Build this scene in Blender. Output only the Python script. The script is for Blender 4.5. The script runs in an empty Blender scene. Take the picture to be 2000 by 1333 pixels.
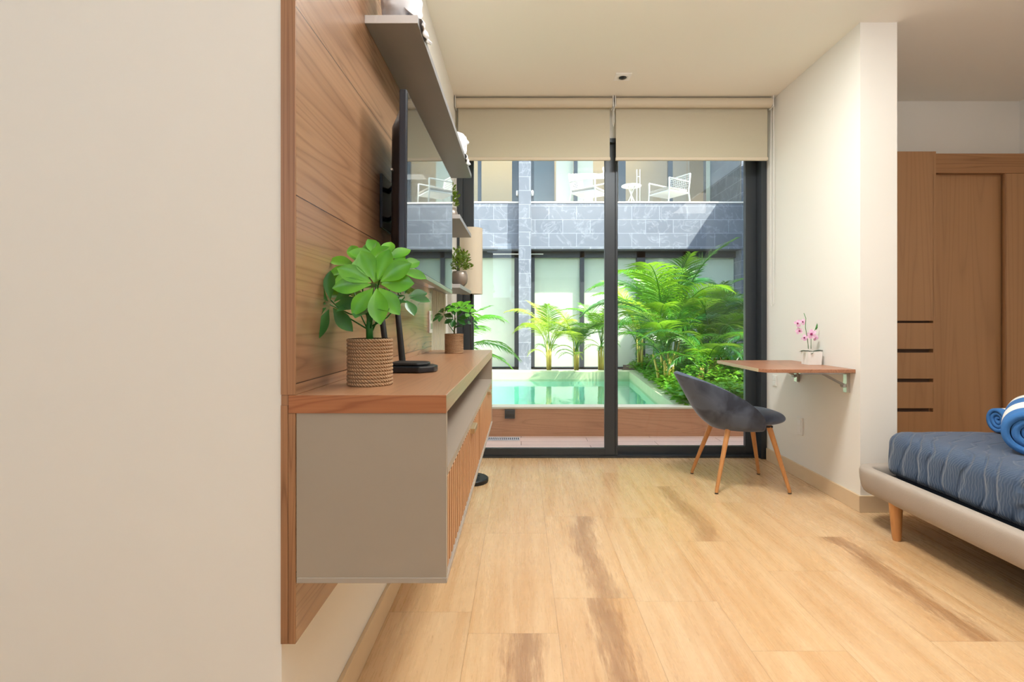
import bpy, bmesh, math, random
from mathutils import Vector, Matrix, noise
random.seed(7)
PI = math.pi
sc = bpy.context.scene
C = sc.collection

# ------------------------------------------------------------------ camera
H = 1.07
F = 1040.0
cam = bpy.data.cameras.new('camera')
cam.sensor_width = 36.0
cam.lens = 36.0 * F / 2000.0
cam.shift_x = -18.0 / 2000.0
cam.shift_y = -38.5 / 2000.0
cam.clip_start = 0.02
cam_o = bpy.data.objects.new('camera', cam)
C.objects.link(cam_o)
cam_o.location = (0, 0, H)
cam_o.rotation_euler = (PI / 2, 0, 0)
sc.camera = cam_o

# ------------------------------------------------------------------ sky, sun, lamps, exposure
w = bpy.data.worlds.new('world')
sc.world = w
w.use_nodes = True
wn = w.node_tree
wn.nodes.clear()
sky = wn.nodes.new('ShaderNodeTexSky')
sky.sky_type = 'NISHITA'
sky.sun_disc = False
sky.sun_elevation = math.radians(52)
sky.sun_rotation = math.radians(125)
sky.air_density = 1.2
sky.dust_density = 2.5
wbg = wn.nodes.new('ShaderNodeBackground')
wbg.inputs['Strength'].default_value = 0.62
wo = wn.nodes.new('ShaderNodeOutputWorld')
wn.links.new(sky.outputs[0], wbg.inputs[0])
wn.links.new(wbg.outputs[0], wo.inputs[0])

sun = bpy.data.lights.new('sun', 'SUN')
sun.energy = 15.0
sun.angle = math.radians(0.8)
sun.color = (1.0, 0.95, 0.86)
sun_o = bpy.data.objects.new('sun', sun)
C.objects.link(sun_o)
sun_o.rotation_euler = Vector((-0.67, 0.48, -1.0)).to_track_quat('-Z', 'Y').to_euler()


def area(name, loc, target, sx, sy, power, col):
    l = bpy.data.lights.new(name, 'AREA')
    l.shape = 'RECTANGLE'
    l.size = sx
    l.size_y = sy
    l.energy = power
    l.color = col
    o = bpy.data.objects.new(name, l)
    C.objects.link(o)
    o.location = loc
    o.rotation_euler = (Vector(target) - Vector(loc)).to_track_quat('-Z', 'Y').to_euler()
    return o


area('rear_window_light', (-1.3, -2.4, 2.1), (-1.3, 1.0, 2.2), 2.2, 1.1, 27, (0.62, 0.81, 1.0))
area('ceiling_bounce_fill', (0.9, 0.5, 1.9), (0.9, 0.5001, 2.75), 0.9, 0.9, 58, (0.96, 0.97, 1.0))  # added fill aimed upward to brighten the ceiling, no visible fixture
area('bedroom_fill', (2.9, 1.0, 2.72), (2.9, 1.05, 0.0), 1.2, 1.2, 17, (1.0, 0.93, 0.84))  # added soft fill for the bedroom side, not an actual fitting
area('ceiling_light_glass_side', (0.8, 2.4, 2.735), (0.8, 2.42, 0.0), 0.45, 0.45, 50, (0.96, 0.97, 0.94))

sc.view_settings.view_transform = 'Standard'
sc.view_settings.look = 'None'
sc.view_settings.gamma = 1.0
sc.view_settings.use_curve_mapping = False
sc.view_settings.exposure = 0.13
sc.cycles.max_bounces = 10
sc.cycles.diffuse_bounces = 6
sc.cycles.glossy_bounces = 4
sc.cycles.transmission_bounces = 6
sc.cycles.transparent_max_bounces = 16
sc.cycles.sample_clamp_indirect = 6.0


# ------------------------------------------------------------------ colour + material helpers
def lin(c):
    r = []
    for v in c[:3]:
        v = v / 255.0
        r.append(v / 12.92 if v <= 0.04045 else ((v + 0.055) / 1.055) ** 2.4)
    return (r[0], r[1], r[2], 1.0)


class NT:
    def __init__(s, name):
        s.m = bpy.data.materials.new(name)
        s.m.use_nodes = True
        s.t = s.m.node_tree
        s.t.nodes.clear()
        s.out = s.t.nodes.new('ShaderNodeOutputMaterial')

    def n(s, typ, ins=None, **props):
        nd = s.t.nodes.new(typ)
        for k, v in props.items():
            setattr(nd, k, v)
        for k, v in (ins or {}).items():
            s.put(nd.inputs[k], v)
        return nd

    def put(s, sock, v):
        if isinstance(v, bpy.types.NodeSocket):
            s.t.links.new(v, sock)
        elif isinstance(v, bpy.types.Node):
            s.t.links.new(v.outputs[0], sock)
        else:
            sock.default_value = v

    def math(s, op, a, b=0.0, c=None):
        ins = {0: a, 1: b}
        if c is not None:
            ins[2] = c
        return s.n('ShaderNodeMath', ins, operation=op).outputs[0]

    def mix(s, f, a, b, blend='MIX'):
        nd = s.n('ShaderNodeMix', data_type='RGBA', blend_type=blend)
        s.put(nd.inputs[0], f)
        s.put(nd.inputs[6], a)
        s.put(nd.inputs[7], b)
        return nd.outputs[2]

    def ramp(s, f, stops, interp='LINEAR'):
        nd = s.n('ShaderNodeValToRGB')
        nd.color_ramp.interpolation = interp
        el = nd.color_ramp.elements
        while len(el) > len(stops):
            el.remove(el[-1])
        while len(el) < len(stops):
            el.new(0.5)
        for e, (p, c) in zip(el, stops):
            e.position = p
            e.color = c if len(c) == 4 else (*c, 1)
        s.put(nd.inputs[0], f)
        return nd.outputs[0]

    def coords(s, kind='Object', scale=(1, 1, 1), rot=(0, 0, 0), loc=(0, 0, 0)):
        tc = s.n('ShaderNodeTexCoord')
        mp = s.n('ShaderNodeMapping')
        s.t.links.new(tc.outputs[kind], mp.inputs[0])
        mp.inputs['Scale'].default_value = scale
        mp.inputs['Rotation'].default_value = rot
        mp.inputs['Location'].default_value = loc
        return mp.outputs[0]

    def noise(s, vec, scale=5.0, detail=4.0, rough=0.55, dist=0.0):
        return s.n('ShaderNodeTexNoise', {'Vector': vec, 'Scale': scale, 'Detail': detail, 'Roughness': rough, 'Distortion': dist}).outputs[0]

    def bump(s, h, strength=0.3, dist=0.01):
        return s.n('ShaderNodeBump', {'Height': h, 'Strength': strength, 'Distance': dist}).outputs[0]

    def principled(s, col, rough=0.5, metal=0.0, normal=None, **kw):
        p = s.n('ShaderNodeBsdfPrincipled')
        s.put(p.inputs['Base Color'], col)
        s.put(p.inputs['Roughness'], rough)
        s.put(p.inputs['Metallic'], metal)
        if normal is not None:
            s.put(p.inputs['Normal'], normal)
        for k, v in kw.items():
            s.put(p.inputs[k.replace('_', ' ')], v)
        return p

    def done(s, sh):
        s.t.links.new(sh.outputs[0] if isinstance(sh, bpy.types.Node) else sh, s.out.inputs[0])
        return s.m


def plain(name, rgb, rough=0.5, metal=0.0, bump=0.0, bscale=200.0, var=0.04, **kw):
    t = NT(name)
    v = t.coords('Object')
    nz = t.noise(v, 6.0, 3.0)
    c = lin(rgb)
    c2 = tuple(x * (1 - var * 2) for x in c[:3]) + (1,)
    col = t.mix(nz, c, c2)
    nrm = None
    if bump > 0:
        nrm = t.bump(t.noise(v, bscale, 2.0), bump, 0.002)
    return t.done(t.principled(col, rough, metal, nrm, **kw))


def wood(name, base, dark, axis='Y', rough=0.38, scale=1.0, planks=None, contrast=0.6, spec=0.5):
    """fine straight grain along one object axis with some cathedral figure"""
    t = NT(name)
    st = {'X': (0.35, 6, 6), 'Y': (6, 0.35, 6), 'Z': (6, 6, 0.35)}[axis]
    fine = {'X': (1.2, 90, 90), 'Y': (90, 1.2, 90), 'Z': (90, 90, 1.2)}[axis]
    sv = t.coords('Object', tuple(a * scale for a in st))
    if planks:
        tc = t.n('ShaderNodeTexCoord')
        sep = t.n('ShaderNodeSeparateXYZ', {0: tc.outputs['Object']})
        row = t.math('FLOOR', t.math('DIVIDE', t.math('SUBTRACT', sep.outputs[2], planks[0]), planks[1]))
        off = t.n('ShaderNodeCombineXYZ', {0: t.math('MULTIPLY', row, 3.17), 1: t.math('MULTIPLY', row, 7.3), 2: t.math('MULTIPLY', row, 1.9)})
        sv = t.n('ShaderNodeVectorMath', {0: sv, 1: off}, operation='ADD').outputs[0]
    fv = t.coords('Object', tuple(a * scale for a in fine))
    big = t.noise(sv, 1.0, 2.0, 0.5, 0.5)
    rings = t.math('FRACT', t.math('MULTIPLY', big, 19.0))
    rings = t.math('POWER', t.math('ABSOLUTE', t.math('SUBTRACT', t.math('MULTIPLY', rings, 2.0), 1.0)), 4.0)
    fine_n = t.noise(fv, 1.0, 5.0, 0.65)
    broad = t.noise(sv, 0.6, 1.0)
    f = t.math('ADD', t.math('MULTIPLY', rings, 0.42 * contrast), t.math('MULTIPLY', fine_n, 0.75 * contrast))
    f = t.math('ADD', f, t.math('MULTIPLY', broad, 0.35 * contrast))
    col = t.mix(f, lin(base), lin(dark))
    if planks:
        fr = t.math('FRACT', t.math('DIVIDE', t.math('SUBTRACT', sep.outputs[2], planks[0]), planks[1]))
        seam = t.math('LESS_THAN', t.math('ABSOLUTE', t.math('SUBTRACT', fr, 0.5)), 0.497)
        tone = t.math('FRACT', t.math('MULTIPLY', t.math('SINE', t.math('MULTIPLY', row, 12.99)), 43.7))
        col = t.mix(t.math('MULTIPLY', tone, 0.25), col, lin(dark))
        col = t.mix(seam, lin((70, 42, 26)), col)
    nrm = t.bump(fine_n, 0.05, 0.0008)
    return t.done(t.principled(col, rough, 0.0, nrm, Specular_IOR_Level=spec))


def wall_paint(name, rgb):
    t = NT(name)
    v = t.coords('Object')
    n1 = t.noise(v, 1.3, 3.0)
    n2 = t.noise(v, 160.0, 2.0)
    c = lin(rgb)
    col = t.mix(t.math('MULTIPLY', n1, 0.5), c, tuple(x * 0.93 for x in c[:3]) + (1,))
    return t.done(t.principled(col, 0.62, 0.0, t.bump(n2, 0.06, 0.001)))


def glass_mat(name, tint=(0.97, 0.99, 0.98), refl=0.6):
    t = NT(name)
    tr = t.n('ShaderNodeBsdfTransparent', {0: (*tint, 1)})
    gl = t.n('ShaderNodeBsdfGlossy', {'Color': (1, 1, 1, 1), 'Roughness': 0.0})
    fr = t.n('ShaderNodeFresnel', {'IOR': 1.45})
    f = t.math('MULTIPLY', fr.outputs[0], refl)
    return t.done(t.n('ShaderNodeMixShader', {0: f, 1: tr.outputs[0], 2: gl.outputs[0]}))


def leaf_mat(name, a, b, rough=0.35, trans=0.35, scale=3.0):
    t = NT(name)
    v = t.coords('Object')
    nz = t.noise(v, scale, 2.0)
    nz = t.ramp(nz, [(0.3, (0, 0, 0, 1)), (0.7, (1, 1, 1, 1))])
    col = t.mix(nz, lin(a), lin(b))
    p = t.principled(col, rough)
    bright = t.mix(0.35, col, lin((190, 230, 40)))
    tr = t.n('ShaderNodeBsdfTranslucent', {0: bright})
    return t.done(t.n('ShaderNodeMixShader', {0: trans, 1: p.outputs[0], 2: tr.outputs[0]}))


M = {}
M['wall'] = wall_paint('wall_paint', (233, 230, 223))
M['ceiling'] = wall_paint('ceiling_paint', (242, 237, 226))
M['panel'] = wood('panel_oak', (186, 146, 112), (124, 90, 66), 'Y', 0.27, 1.0, planks=(0.147, 0.393), contrast=0.85, spec=0.75)
M['counter'] = wood('counter_oak', (178, 134, 99), (128, 90, 64), 'Y', 0.30, 1.1, contrast=0.7, spec=0.7)
M['counter_end'] = wood('counter_end_oak', (196, 132, 86), (146, 88, 52), 'X', 0.4, 1.8, contrast=1.15)
M['edge_wood'] = wood('panel_edge_oak', (186, 138, 98), (136, 94, 62), 'Z', 0.45, 1.8, contrast=1.15)
M['slat_wood'] = wood('slat_oak', (206, 158, 116), (150, 104, 72), 'Z', 0.42, 1.4, contrast=0.7)
M['wardrobe'] = wood('wardrobe_oak', (180, 136, 94), (148, 106, 70), 'Z', 0.42, 0.40, contrast=0.7)
M['gap_shade'] = plain('painted_gap_shade', (74, 50, 32), 0.7)  # dark brown that paints in the shade of the drawer gaps
M['wardrobe_h'] = wood('wardrobe_header_oak', (184, 136, 92), (128, 88, 54), 'X', 0.42, 0.8, contrast=0.9)
M['taupe'] = plain('taupe_laminate', (162, 151, 137), 0.42, bump=0.05)
M['taupe_dark'] = plain('taupe_shelf_laminate', (168, 158, 146), 0.45)
M['shelf_grey'] = plain('shelf_grey_laminate', (136, 137, 140), 0.4)
M['shelf_light'] = plain('shelf_light_edge', (216, 217, 220), 0.4)
M['fluted'] = plain('fluted_panel', (188, 180, 160), 0.5)
M['black'] = plain('black_plastic', (26, 30, 38), 0.28)
M['black_matte'] = plain('black_matte', (22, 22, 24), 0.5)
M['tv_side'] = plain('tv_casing', (38, 46, 60), 0.22)
M['frame'] = plain('dark_aluminium', (58, 63, 68), 0.38, 0.35)
M['trim_white'] = plain('spot_trim_white', (250, 249, 246), 0.5)
M['patio'] = plain('patio_white_metal', (214, 212, 206), 0.5)
M['white'] = plain('white_plastic', (232, 230, 224), 0.4)
M['chrome'] = plain('brushed_steel', (190, 188, 182), 0.32, 0.9)
M['brass'] = plain('pale_brass', (196, 176, 140), 0.35, 0.7)
M['glass'] = glass_mat('window_glass')
M['glass_b'] = glass_mat('balustrade_glass', (0.95, 0.98, 0.98), 0.5)
M['stone'] = plain('pale_stone', (214, 204, 180), 0.7, bump=0.2, bscale=60)
M['skirting'] = plain('travertine_skirting', (226, 200, 164), 0.4, var=0.08)
M['soil'] = plain('soil', (60, 46, 34), 0.95, bump=0.8, bscale=30)


def travertine():
    t = NT('travertine_planks')
    uv = t.n('ShaderNodeUVMap', uv_map='plank').outputs[0]
    sp = t.n('ShaderNodeSeparateXYZ', {0: uv})
    att = t.n('ShaderNodeAttribute', attribute_name='plank_data')
    sa = t.n('ShaderNodeSeparateColor', {0: att.outputs['Color']})
    tint, seed, streak = sa.outputs[0], sa.outputs[1], sa.outputs[2]
    tc = t.n('ShaderNodeTexCoord').outputs['Object']
    off = t.n('ShaderNodeCombineXYZ', {0: t.math('MULTIPLY', seed, 91.0), 1: t.math('MULTIPLY', seed, 37.0), 2: t.math('MULTIPLY', seed, 53.0)})
    base = t.n('ShaderNodeVectorMath', {0: tc, 1: off}, operation='ADD').outputs[0]

    def sc_(s):
        return t.n('ShaderNodeVectorMath', {0: base, 1: s}, operation='MULTIPLY').outputs[0]
    veins = t.noise(sc_((14, 0.8, 1)), 1.0, 6.0, 0.6, 0.5)
    fine = t.noise(sc_((110, 4.5, 1)), 1.0, 5.0, 0.7)
    cloud = t.noise(sc_((3.0, 1.0, 1)), 1.0, 3.0)
    pores = t.noise(sc_((180, 26, 1)), 1.0, 2.0)
    c = t.mix(t.ramp(veins, [(0.36, (0, 0, 0, 1)), (0.66, (1, 1, 1, 1))]), lin((216, 182, 140)), lin((196, 152, 104)))
    c = t.mix(t.math('MULTIPLY', fine, 0.20), c, lin((196, 154, 110)))
    c = t.mix(t.math('MULTIPLY', t.ramp(cloud, [(0.4, (0, 0, 0, 1)), (0.7, (1, 1, 1, 1))]), 0.35), c, lin((226, 198, 160)))
    c = t.mix(t.math('MULTIPLY', tint, 0.38), c, lin((220, 180, 130)))
    # brown mineral streak that runs along some planks
    wob = t.math('MULTIPLY', t.math('SUBTRACT', t.noise(sc_((0.2, 2.2, 1)), 1.0, 3.0), 0.5), 0.55)
    d = t.math('ABSOLUTE', t.math('SUBTRACT', t.math('SUBTRACT', sp.outputs[0], 0.60), wob))
    rag = t.noise(sc_((60, 7, 1)), 1.0, 5.0, 0.7)
    d2 = t.math('ADD', d, t.math('MULTIPLY', t.math('SUBTRACT', rag, 0.5), 0.62))
    mask = t.ramp(d2, [(0.0, (1, 1, 1, 1)), (0.10, (0.75, 0.75, 0.75, 1)), (0.24, (0, 0, 0, 1))])
    mask = t.math('MULTIPLY', mask, t.math('MULTIPLY', streak, 0.68))
    c = t.mix(mask, c, lin((140, 94, 56)))
    pm = t.math('MULTIPLY', t.ramp(pores, [(0.26, (1, 1, 1, 1)), (0.33, (0, 0, 0, 1))]), 0.35)
    c = t.mix(pm, c, lin((150, 108, 70)))
    ex = t.math('MINIMUM', sp.outputs[0], t.math('SUBTRACT', 1.0, sp.outputs[0]))
    ey = t.math('MULTIPLY', t.math('MINIMUM', sp.outputs[1], t.math('SUBTRACT', 1.0, sp.outputs[1])), 2.8)
    joint = t.math('LESS_THAN', t.math('MINIMUM', ex, ey), 0.0035)
    c = t.mix(t.math('MULTIPLY', joint, 0.55), c, lin((140, 104, 70)))
    rough = t.math('ADD', 0.20, t.math('MULTIPLY', fine, 0.16))
    nrm = t.bump(fine, 0.05, 0.001)
    return t.done(t.principled(c, rough, 0.0, nrm, Specular_IOR_Level=0.5))


M['floor'] = travertine()


def slate():
    t = NT('slate_tiles')
    tc = t.n('ShaderNodeTexCoord').outputs['Object']
    s = t.n('ShaderNodeSeparateXYZ', {0: tc})
    v = t.n('ShaderNodeCombineXYZ', {0: t.math('ADD', s.outputs[0], s.outputs[1]), 1: s.outputs[2], 2: 0.0}).outputs[0]
    br = t.n('ShaderNodeTexBrick', {'Vector': v, 'Color1': lin((94, 101, 111)), 'Color2': lin((112, 119, 128)),
                                    'Mortar': lin((170, 178, 188)), 'Scale': 1.0, 'Mortar Size': 0.0032, 'Brick Width': 0.54, 'Row Height': 0.266, 'Bias': 0.0})
    br.offset = 0.5
    nz = t.noise(tc, 2.2, 7.0, 0.6, 1.2)
    vein = t.ramp(t.math('ABSOLUTE', t.math('SUBTRACT', nz, 0.5)), [(0.0, (1, 1, 1, 1)), (0.008, (0.3, 0.3, 0.3, 1)), (0.03, (0, 0, 0, 1))])
    c = t.mix(t.math('MULTIPLY', vein, 0.30), br.outputs[0], lin((200, 208, 216)))
    c = t.mix(t.math('MULTIPLY', t.noise(tc, 5.0, 8.0, 0.75, 1.0), 0.6), c, lin((82, 90, 102)))
    return t.done(t.principled(c, 0.5))


M['slate'] = slate()
M['slate_dark'] = plain('dark_stair_wall', (120, 124, 130), 0.6, var=0.15)
M['cream_blind'] = plain('cream_roller', (232, 234, 212), 0.8)
M['tan'] = plain('tan_plaster', (186, 162, 128), 0.7)
M['cream'] = plain('cream_curtain', (236, 228, 206), 0.8)
M['paving'] = plain('white_paving', (225, 220, 212), 0.6)


def deck():
    t = NT('deck_tiles')
    v = t.coords('Object')
    br = t.n('ShaderNodeTexBrick', {'Vector': v, 'Color1': lin((232, 200, 180)), 'Color2': lin((222, 188, 168)), 'Mortar': lin((130, 96, 78)),
                                    'Scale': 1.0, 'Mortar Size': 0.003, 'Brick Width': 1.2, 'Row Height': 0.15})
    g = t.noise(t.coords('Object', (2, 60, 60)), 1.0, 5.0)
    c = t.mix(t.math('MULTIPLY', g, 0.4), br.outputs[0], lin((186, 142, 120)))
    return t.done(t.principled(c, 0.45))


M['deck'] = deck()
M['parapet'] = wood('parapet_wood_tile', (208, 152, 118), (156, 106, 78), 'X', 0.5, 1.0, contrast=0.75)


def blind_fabric():
    t = NT('roller_fabric')
    v = t.coords('Object')
    weave = t.noise(t.coords('Object', (400, 1, 40)), 1.0, 2.0)
    c = t.mix(t.math('MULTIPLY', weave, 0.3), lin((222, 215, 196)), lin((202, 193, 170)))
    d = t.n('ShaderNodeBsdfDiffuse', {0: c})
    tl = t.n('ShaderNodeBsdfTranslucent', {0: c})
    tr = t.n('ShaderNodeBsdfTransparent', {0: (0.95, 0.9, 0.75, 1)})
    a = t.n('ShaderNodeMixShader', {0: 0.30, 1: d.outputs[0], 2: tl.outputs[0]})
    return t.done(t.n('ShaderNodeMixShader', {0: 0.17, 1: a.outputs[0], 2: tr.outputs[0]}))


M['blind'] = blind_fabric()
M['blind_tube'] = plain('blind_tube_fabric', (206, 194, 172), 0.7)


def rope():
    t = NT('jute_rope')
    v = t.coords('Object', (1, 1, 1))
    s = t.n('ShaderNodeSeparateXYZ', {0: v})
    ang = t.math('ARCTAN2', s.outputs[1], s.outputs[0])
    tw = t.math('SINE', t.math('ADD', t.math('MULTIPLY', ang, 46.0), t.math('MULTIPLY', s.outputs[2], 900.0)))
    nz = t.noise(v, 300.0, 3.0)
    f = t.math('MULTIPLY', t.math('ADD', tw, 1.0), 0.5)
    c = t.mix(f, lin((146, 108, 72)), lin((206, 174, 138)))
    c = t.mix(t.math('MULTIPLY', nz, 0.35), c, lin((120, 80, 50)))
    return t.done(t.principled(c, 0.85, 0.0, t.bump(t.math('ADD', tw, t.math('MULTIPLY', nz, 0.5)), 0.5, 0.002)))


M['rope'] = rope()
M['leaf'] = leaf_mat('umbrella_leaf', (58, 138, 30), (112, 186, 48), 0.30, 0.15, 14.0)
M['leaf_dark'] = leaf_mat('umbrella_leaf_dark', (28, 84, 44), (58, 126, 58), 0.35, 0.12, 14.0)
M['stem_green'] = plain('green_stem', (46, 120, 40), 0.5)
M['stem_brown'] = plain('brown_stem', (120, 110, 70), 0.7)
M['palm'] = leaf_mat('palm_leaf', (44, 112, 30), (92, 156, 34), 0.32, 0.36, 1.2)
M['palm_yellow'] = leaf_mat('palm_leaf_yellow', (118, 156, 44), (176, 190, 72), 0.4, 0.42, 1.2)
M['palm_deep'] = leaf_mat('palm_leaf_deep', (24, 82, 40), (56, 122, 46), 0.28, 0.26, 1.2)
M['palm_stem'] = plain('palm_cane', (176, 164, 74), 0.6)
M['cover'] = leaf_mat('ground_cover_leaf', (50, 116, 30), (120, 178, 50), 0.4, 0.35, 2.0)
M['shrub'] = leaf_mat('small_pot_plant', (64, 96, 34), (124, 148, 60), 0.5, 0.2, 30.0)


def velvet(name, a, b):
    t = NT(name)
    v = t.coords('Object')
    nz = t.noise(v, 5.0, 3.0, 0.5, 0.8)
    c = t.mix(t.ramp(nz, [(0.40, (0, 0, 0, 1)), (0.62, (1, 1, 1, 1))]), lin(a), lin(b))
    return t.done(t.principled(c, 0.75, 0.0, t.bump(t.noise(v, 500, 2), 0.1, 0.001), Sheen_Weight=0.7, Sheen_Roughness=0.35, Sheen_Tint=(0.6, 0.66, 0.8, 1)))


M['velvet'] = velvet('blue_grey_velvet', (44, 51, 66), (86, 97, 116))
M['leg_wood'] = wood('leg_beech', (208, 150, 92), (166, 108, 58), 'Z', 0.4, 2.0, contrast=0.6)
M['linen'] = plain('beige_linen', (176, 164, 152), 0.9, bump=0.5, bscale=420, var=0.07)


def quilt():
    t = NT('navy_quilt')
    v = t.coords('Object')
    wv = t.n('ShaderNodeTexWave', {'Vector': t.coords('Object', (1, 1, 1), (0, 0, 0.9)), 'Scale': 4.6, 'Distortion': 7.5, 'Detail': 1.0, 'Detail Scale': 1.1})
    fine = t.n('ShaderNodeTexWave', {'Vector': t.coords('Object', (1, 1, 1), (0.3, 0.2, -0.5)), 'Scale': 42.0, 'Distortion': 3.5, 'Detail': 0.0})
    line = t.ramp(wv.outputs['Fac'], [(0.0, (0, 0, 0, 1)), (0.2, (0.8, 0.8, 0.8, 1)), (1, (1, 1, 1, 1))])
    h = t.math('ADD', line, t.math('MULTIPLY', fine.outputs['Fac'], 0.14))
    c = t.mix(t.noise(v, 4.0, 3.0), lin((44, 64, 92)), lin((62, 85, 114)))
    return t.done(t.principled(c, 0.62, 0.0, t.bump(h, 0.75, 0.012), Sheen_Weight=0.25))


M['quilt'] = quilt()
M['mattress'] = plain('dark_mattress', (52, 60, 74), 0.9)


def towel():
    t = NT('striped_towel')
    uv = t.n('ShaderNodeUVMap', uv_map='stripe').outputs[0]
    s = t.n('ShaderNodeSeparateXYZ', {0: uv})
    f = t.math('FRACT', t.math('DIVIDE', s.outputs[0], 0.105))
    st = t.math('GREATER_THAN', f, 0.5)
    v = t.coords('Object')
    nz = t.noise(v, 380.0, 3.0)
    blue = t.mix(t.math('MULTIPLY', nz, 0.4), lin((64, 122, 184)), lin((40, 84, 150)))
    c = t.mix(st, lin((238, 236, 232)), blue)
    return t.done(t.principled(c, 0.95, 0.0, t.bump(nz, 0.6, 0.002)))


M['towel'] = towel()
M['plastic_white'] = plain('white_cloth', (232, 236, 244), 0.35, var=0.03)
M['shade'] = plain('lamp_shade_linen', (206, 195, 175), 0.9, bump=0.3, bscale=300)
M['metal_vase'] = plain('pewter_vase', (150, 140, 130), 0.4, 0.5)
M['pot_white'] = plain('white_ceramic', (236, 234, 230), 0.3)
M['orchid'] = leaf_mat('orchid_petal', (222, 160, 205), (240, 205, 232), 0.6, 0.2, 60.0)
M['orchid_core'] = plain('orchid_lip', (140, 20, 90), 0.6)
M['orchid_leaf'] = plain('orchid_leaf', (54, 78, 60), 0.4)


def screen():
    t = NT('tv_screen')
    p = t.principled(lin((112, 117, 118)), 0.02, 0.9, Specular_IOR_Level=1.0)
    return t.done(p)


M['screen'] = screen()
M['desk_top'] = wood('desk_walnut', (190, 138, 106), (134, 88, 62), 'Y', 0.35, 1.4, contrast=0.9)
M['desk_edge'] = plain('desk_edge', (196, 176, 140), 0.5)


def water():
    t = NT('pool_water')
    v = t.coords('Object', (1, 1, 1))
    h = t.noise(v, 5.0, 3.0, 0.5, 0.6)
    nrm = t.bump(h, 0.10, 0.02)
    tr = t.n('ShaderNodeBsdfTransparent', {0: (0.66, 0.92, 0.86, 1)})
    gl = t.n('ShaderNodeBsdfGlossy', {'Color': (1, 1, 1, 1), 'Roughness': 0.03, 'Normal': nrm})
    fr = t.n('ShaderNodeFresnel', {'IOR': 1.33, 'Normal': nrm})
    return t.done(t.n('ShaderNodeMixShader', {0: fr.outputs[0], 1: tr.outputs[0], 2: gl.outputs[0]}))


M['water'] = water()


def pool_tile():
    t = NT('pool_tile')
    v = t.coords('Object')
    c = t.mix(t.noise(v, 1.4, 4.0), lin((138, 196, 178)), lin((166, 214, 198)))
    return t.done(t.principled(c, 0.35))


M['pool'] = pool_tile()
M['pool_rim'] = plain('pool_rim_green_stone', (170, 186, 150), 0.6, var=0.1)


# ------------------------------------------------------------------ mesh helpers
def top_root(o):
    while o.parent is not None:
        o = o.parent
    return o


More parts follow.
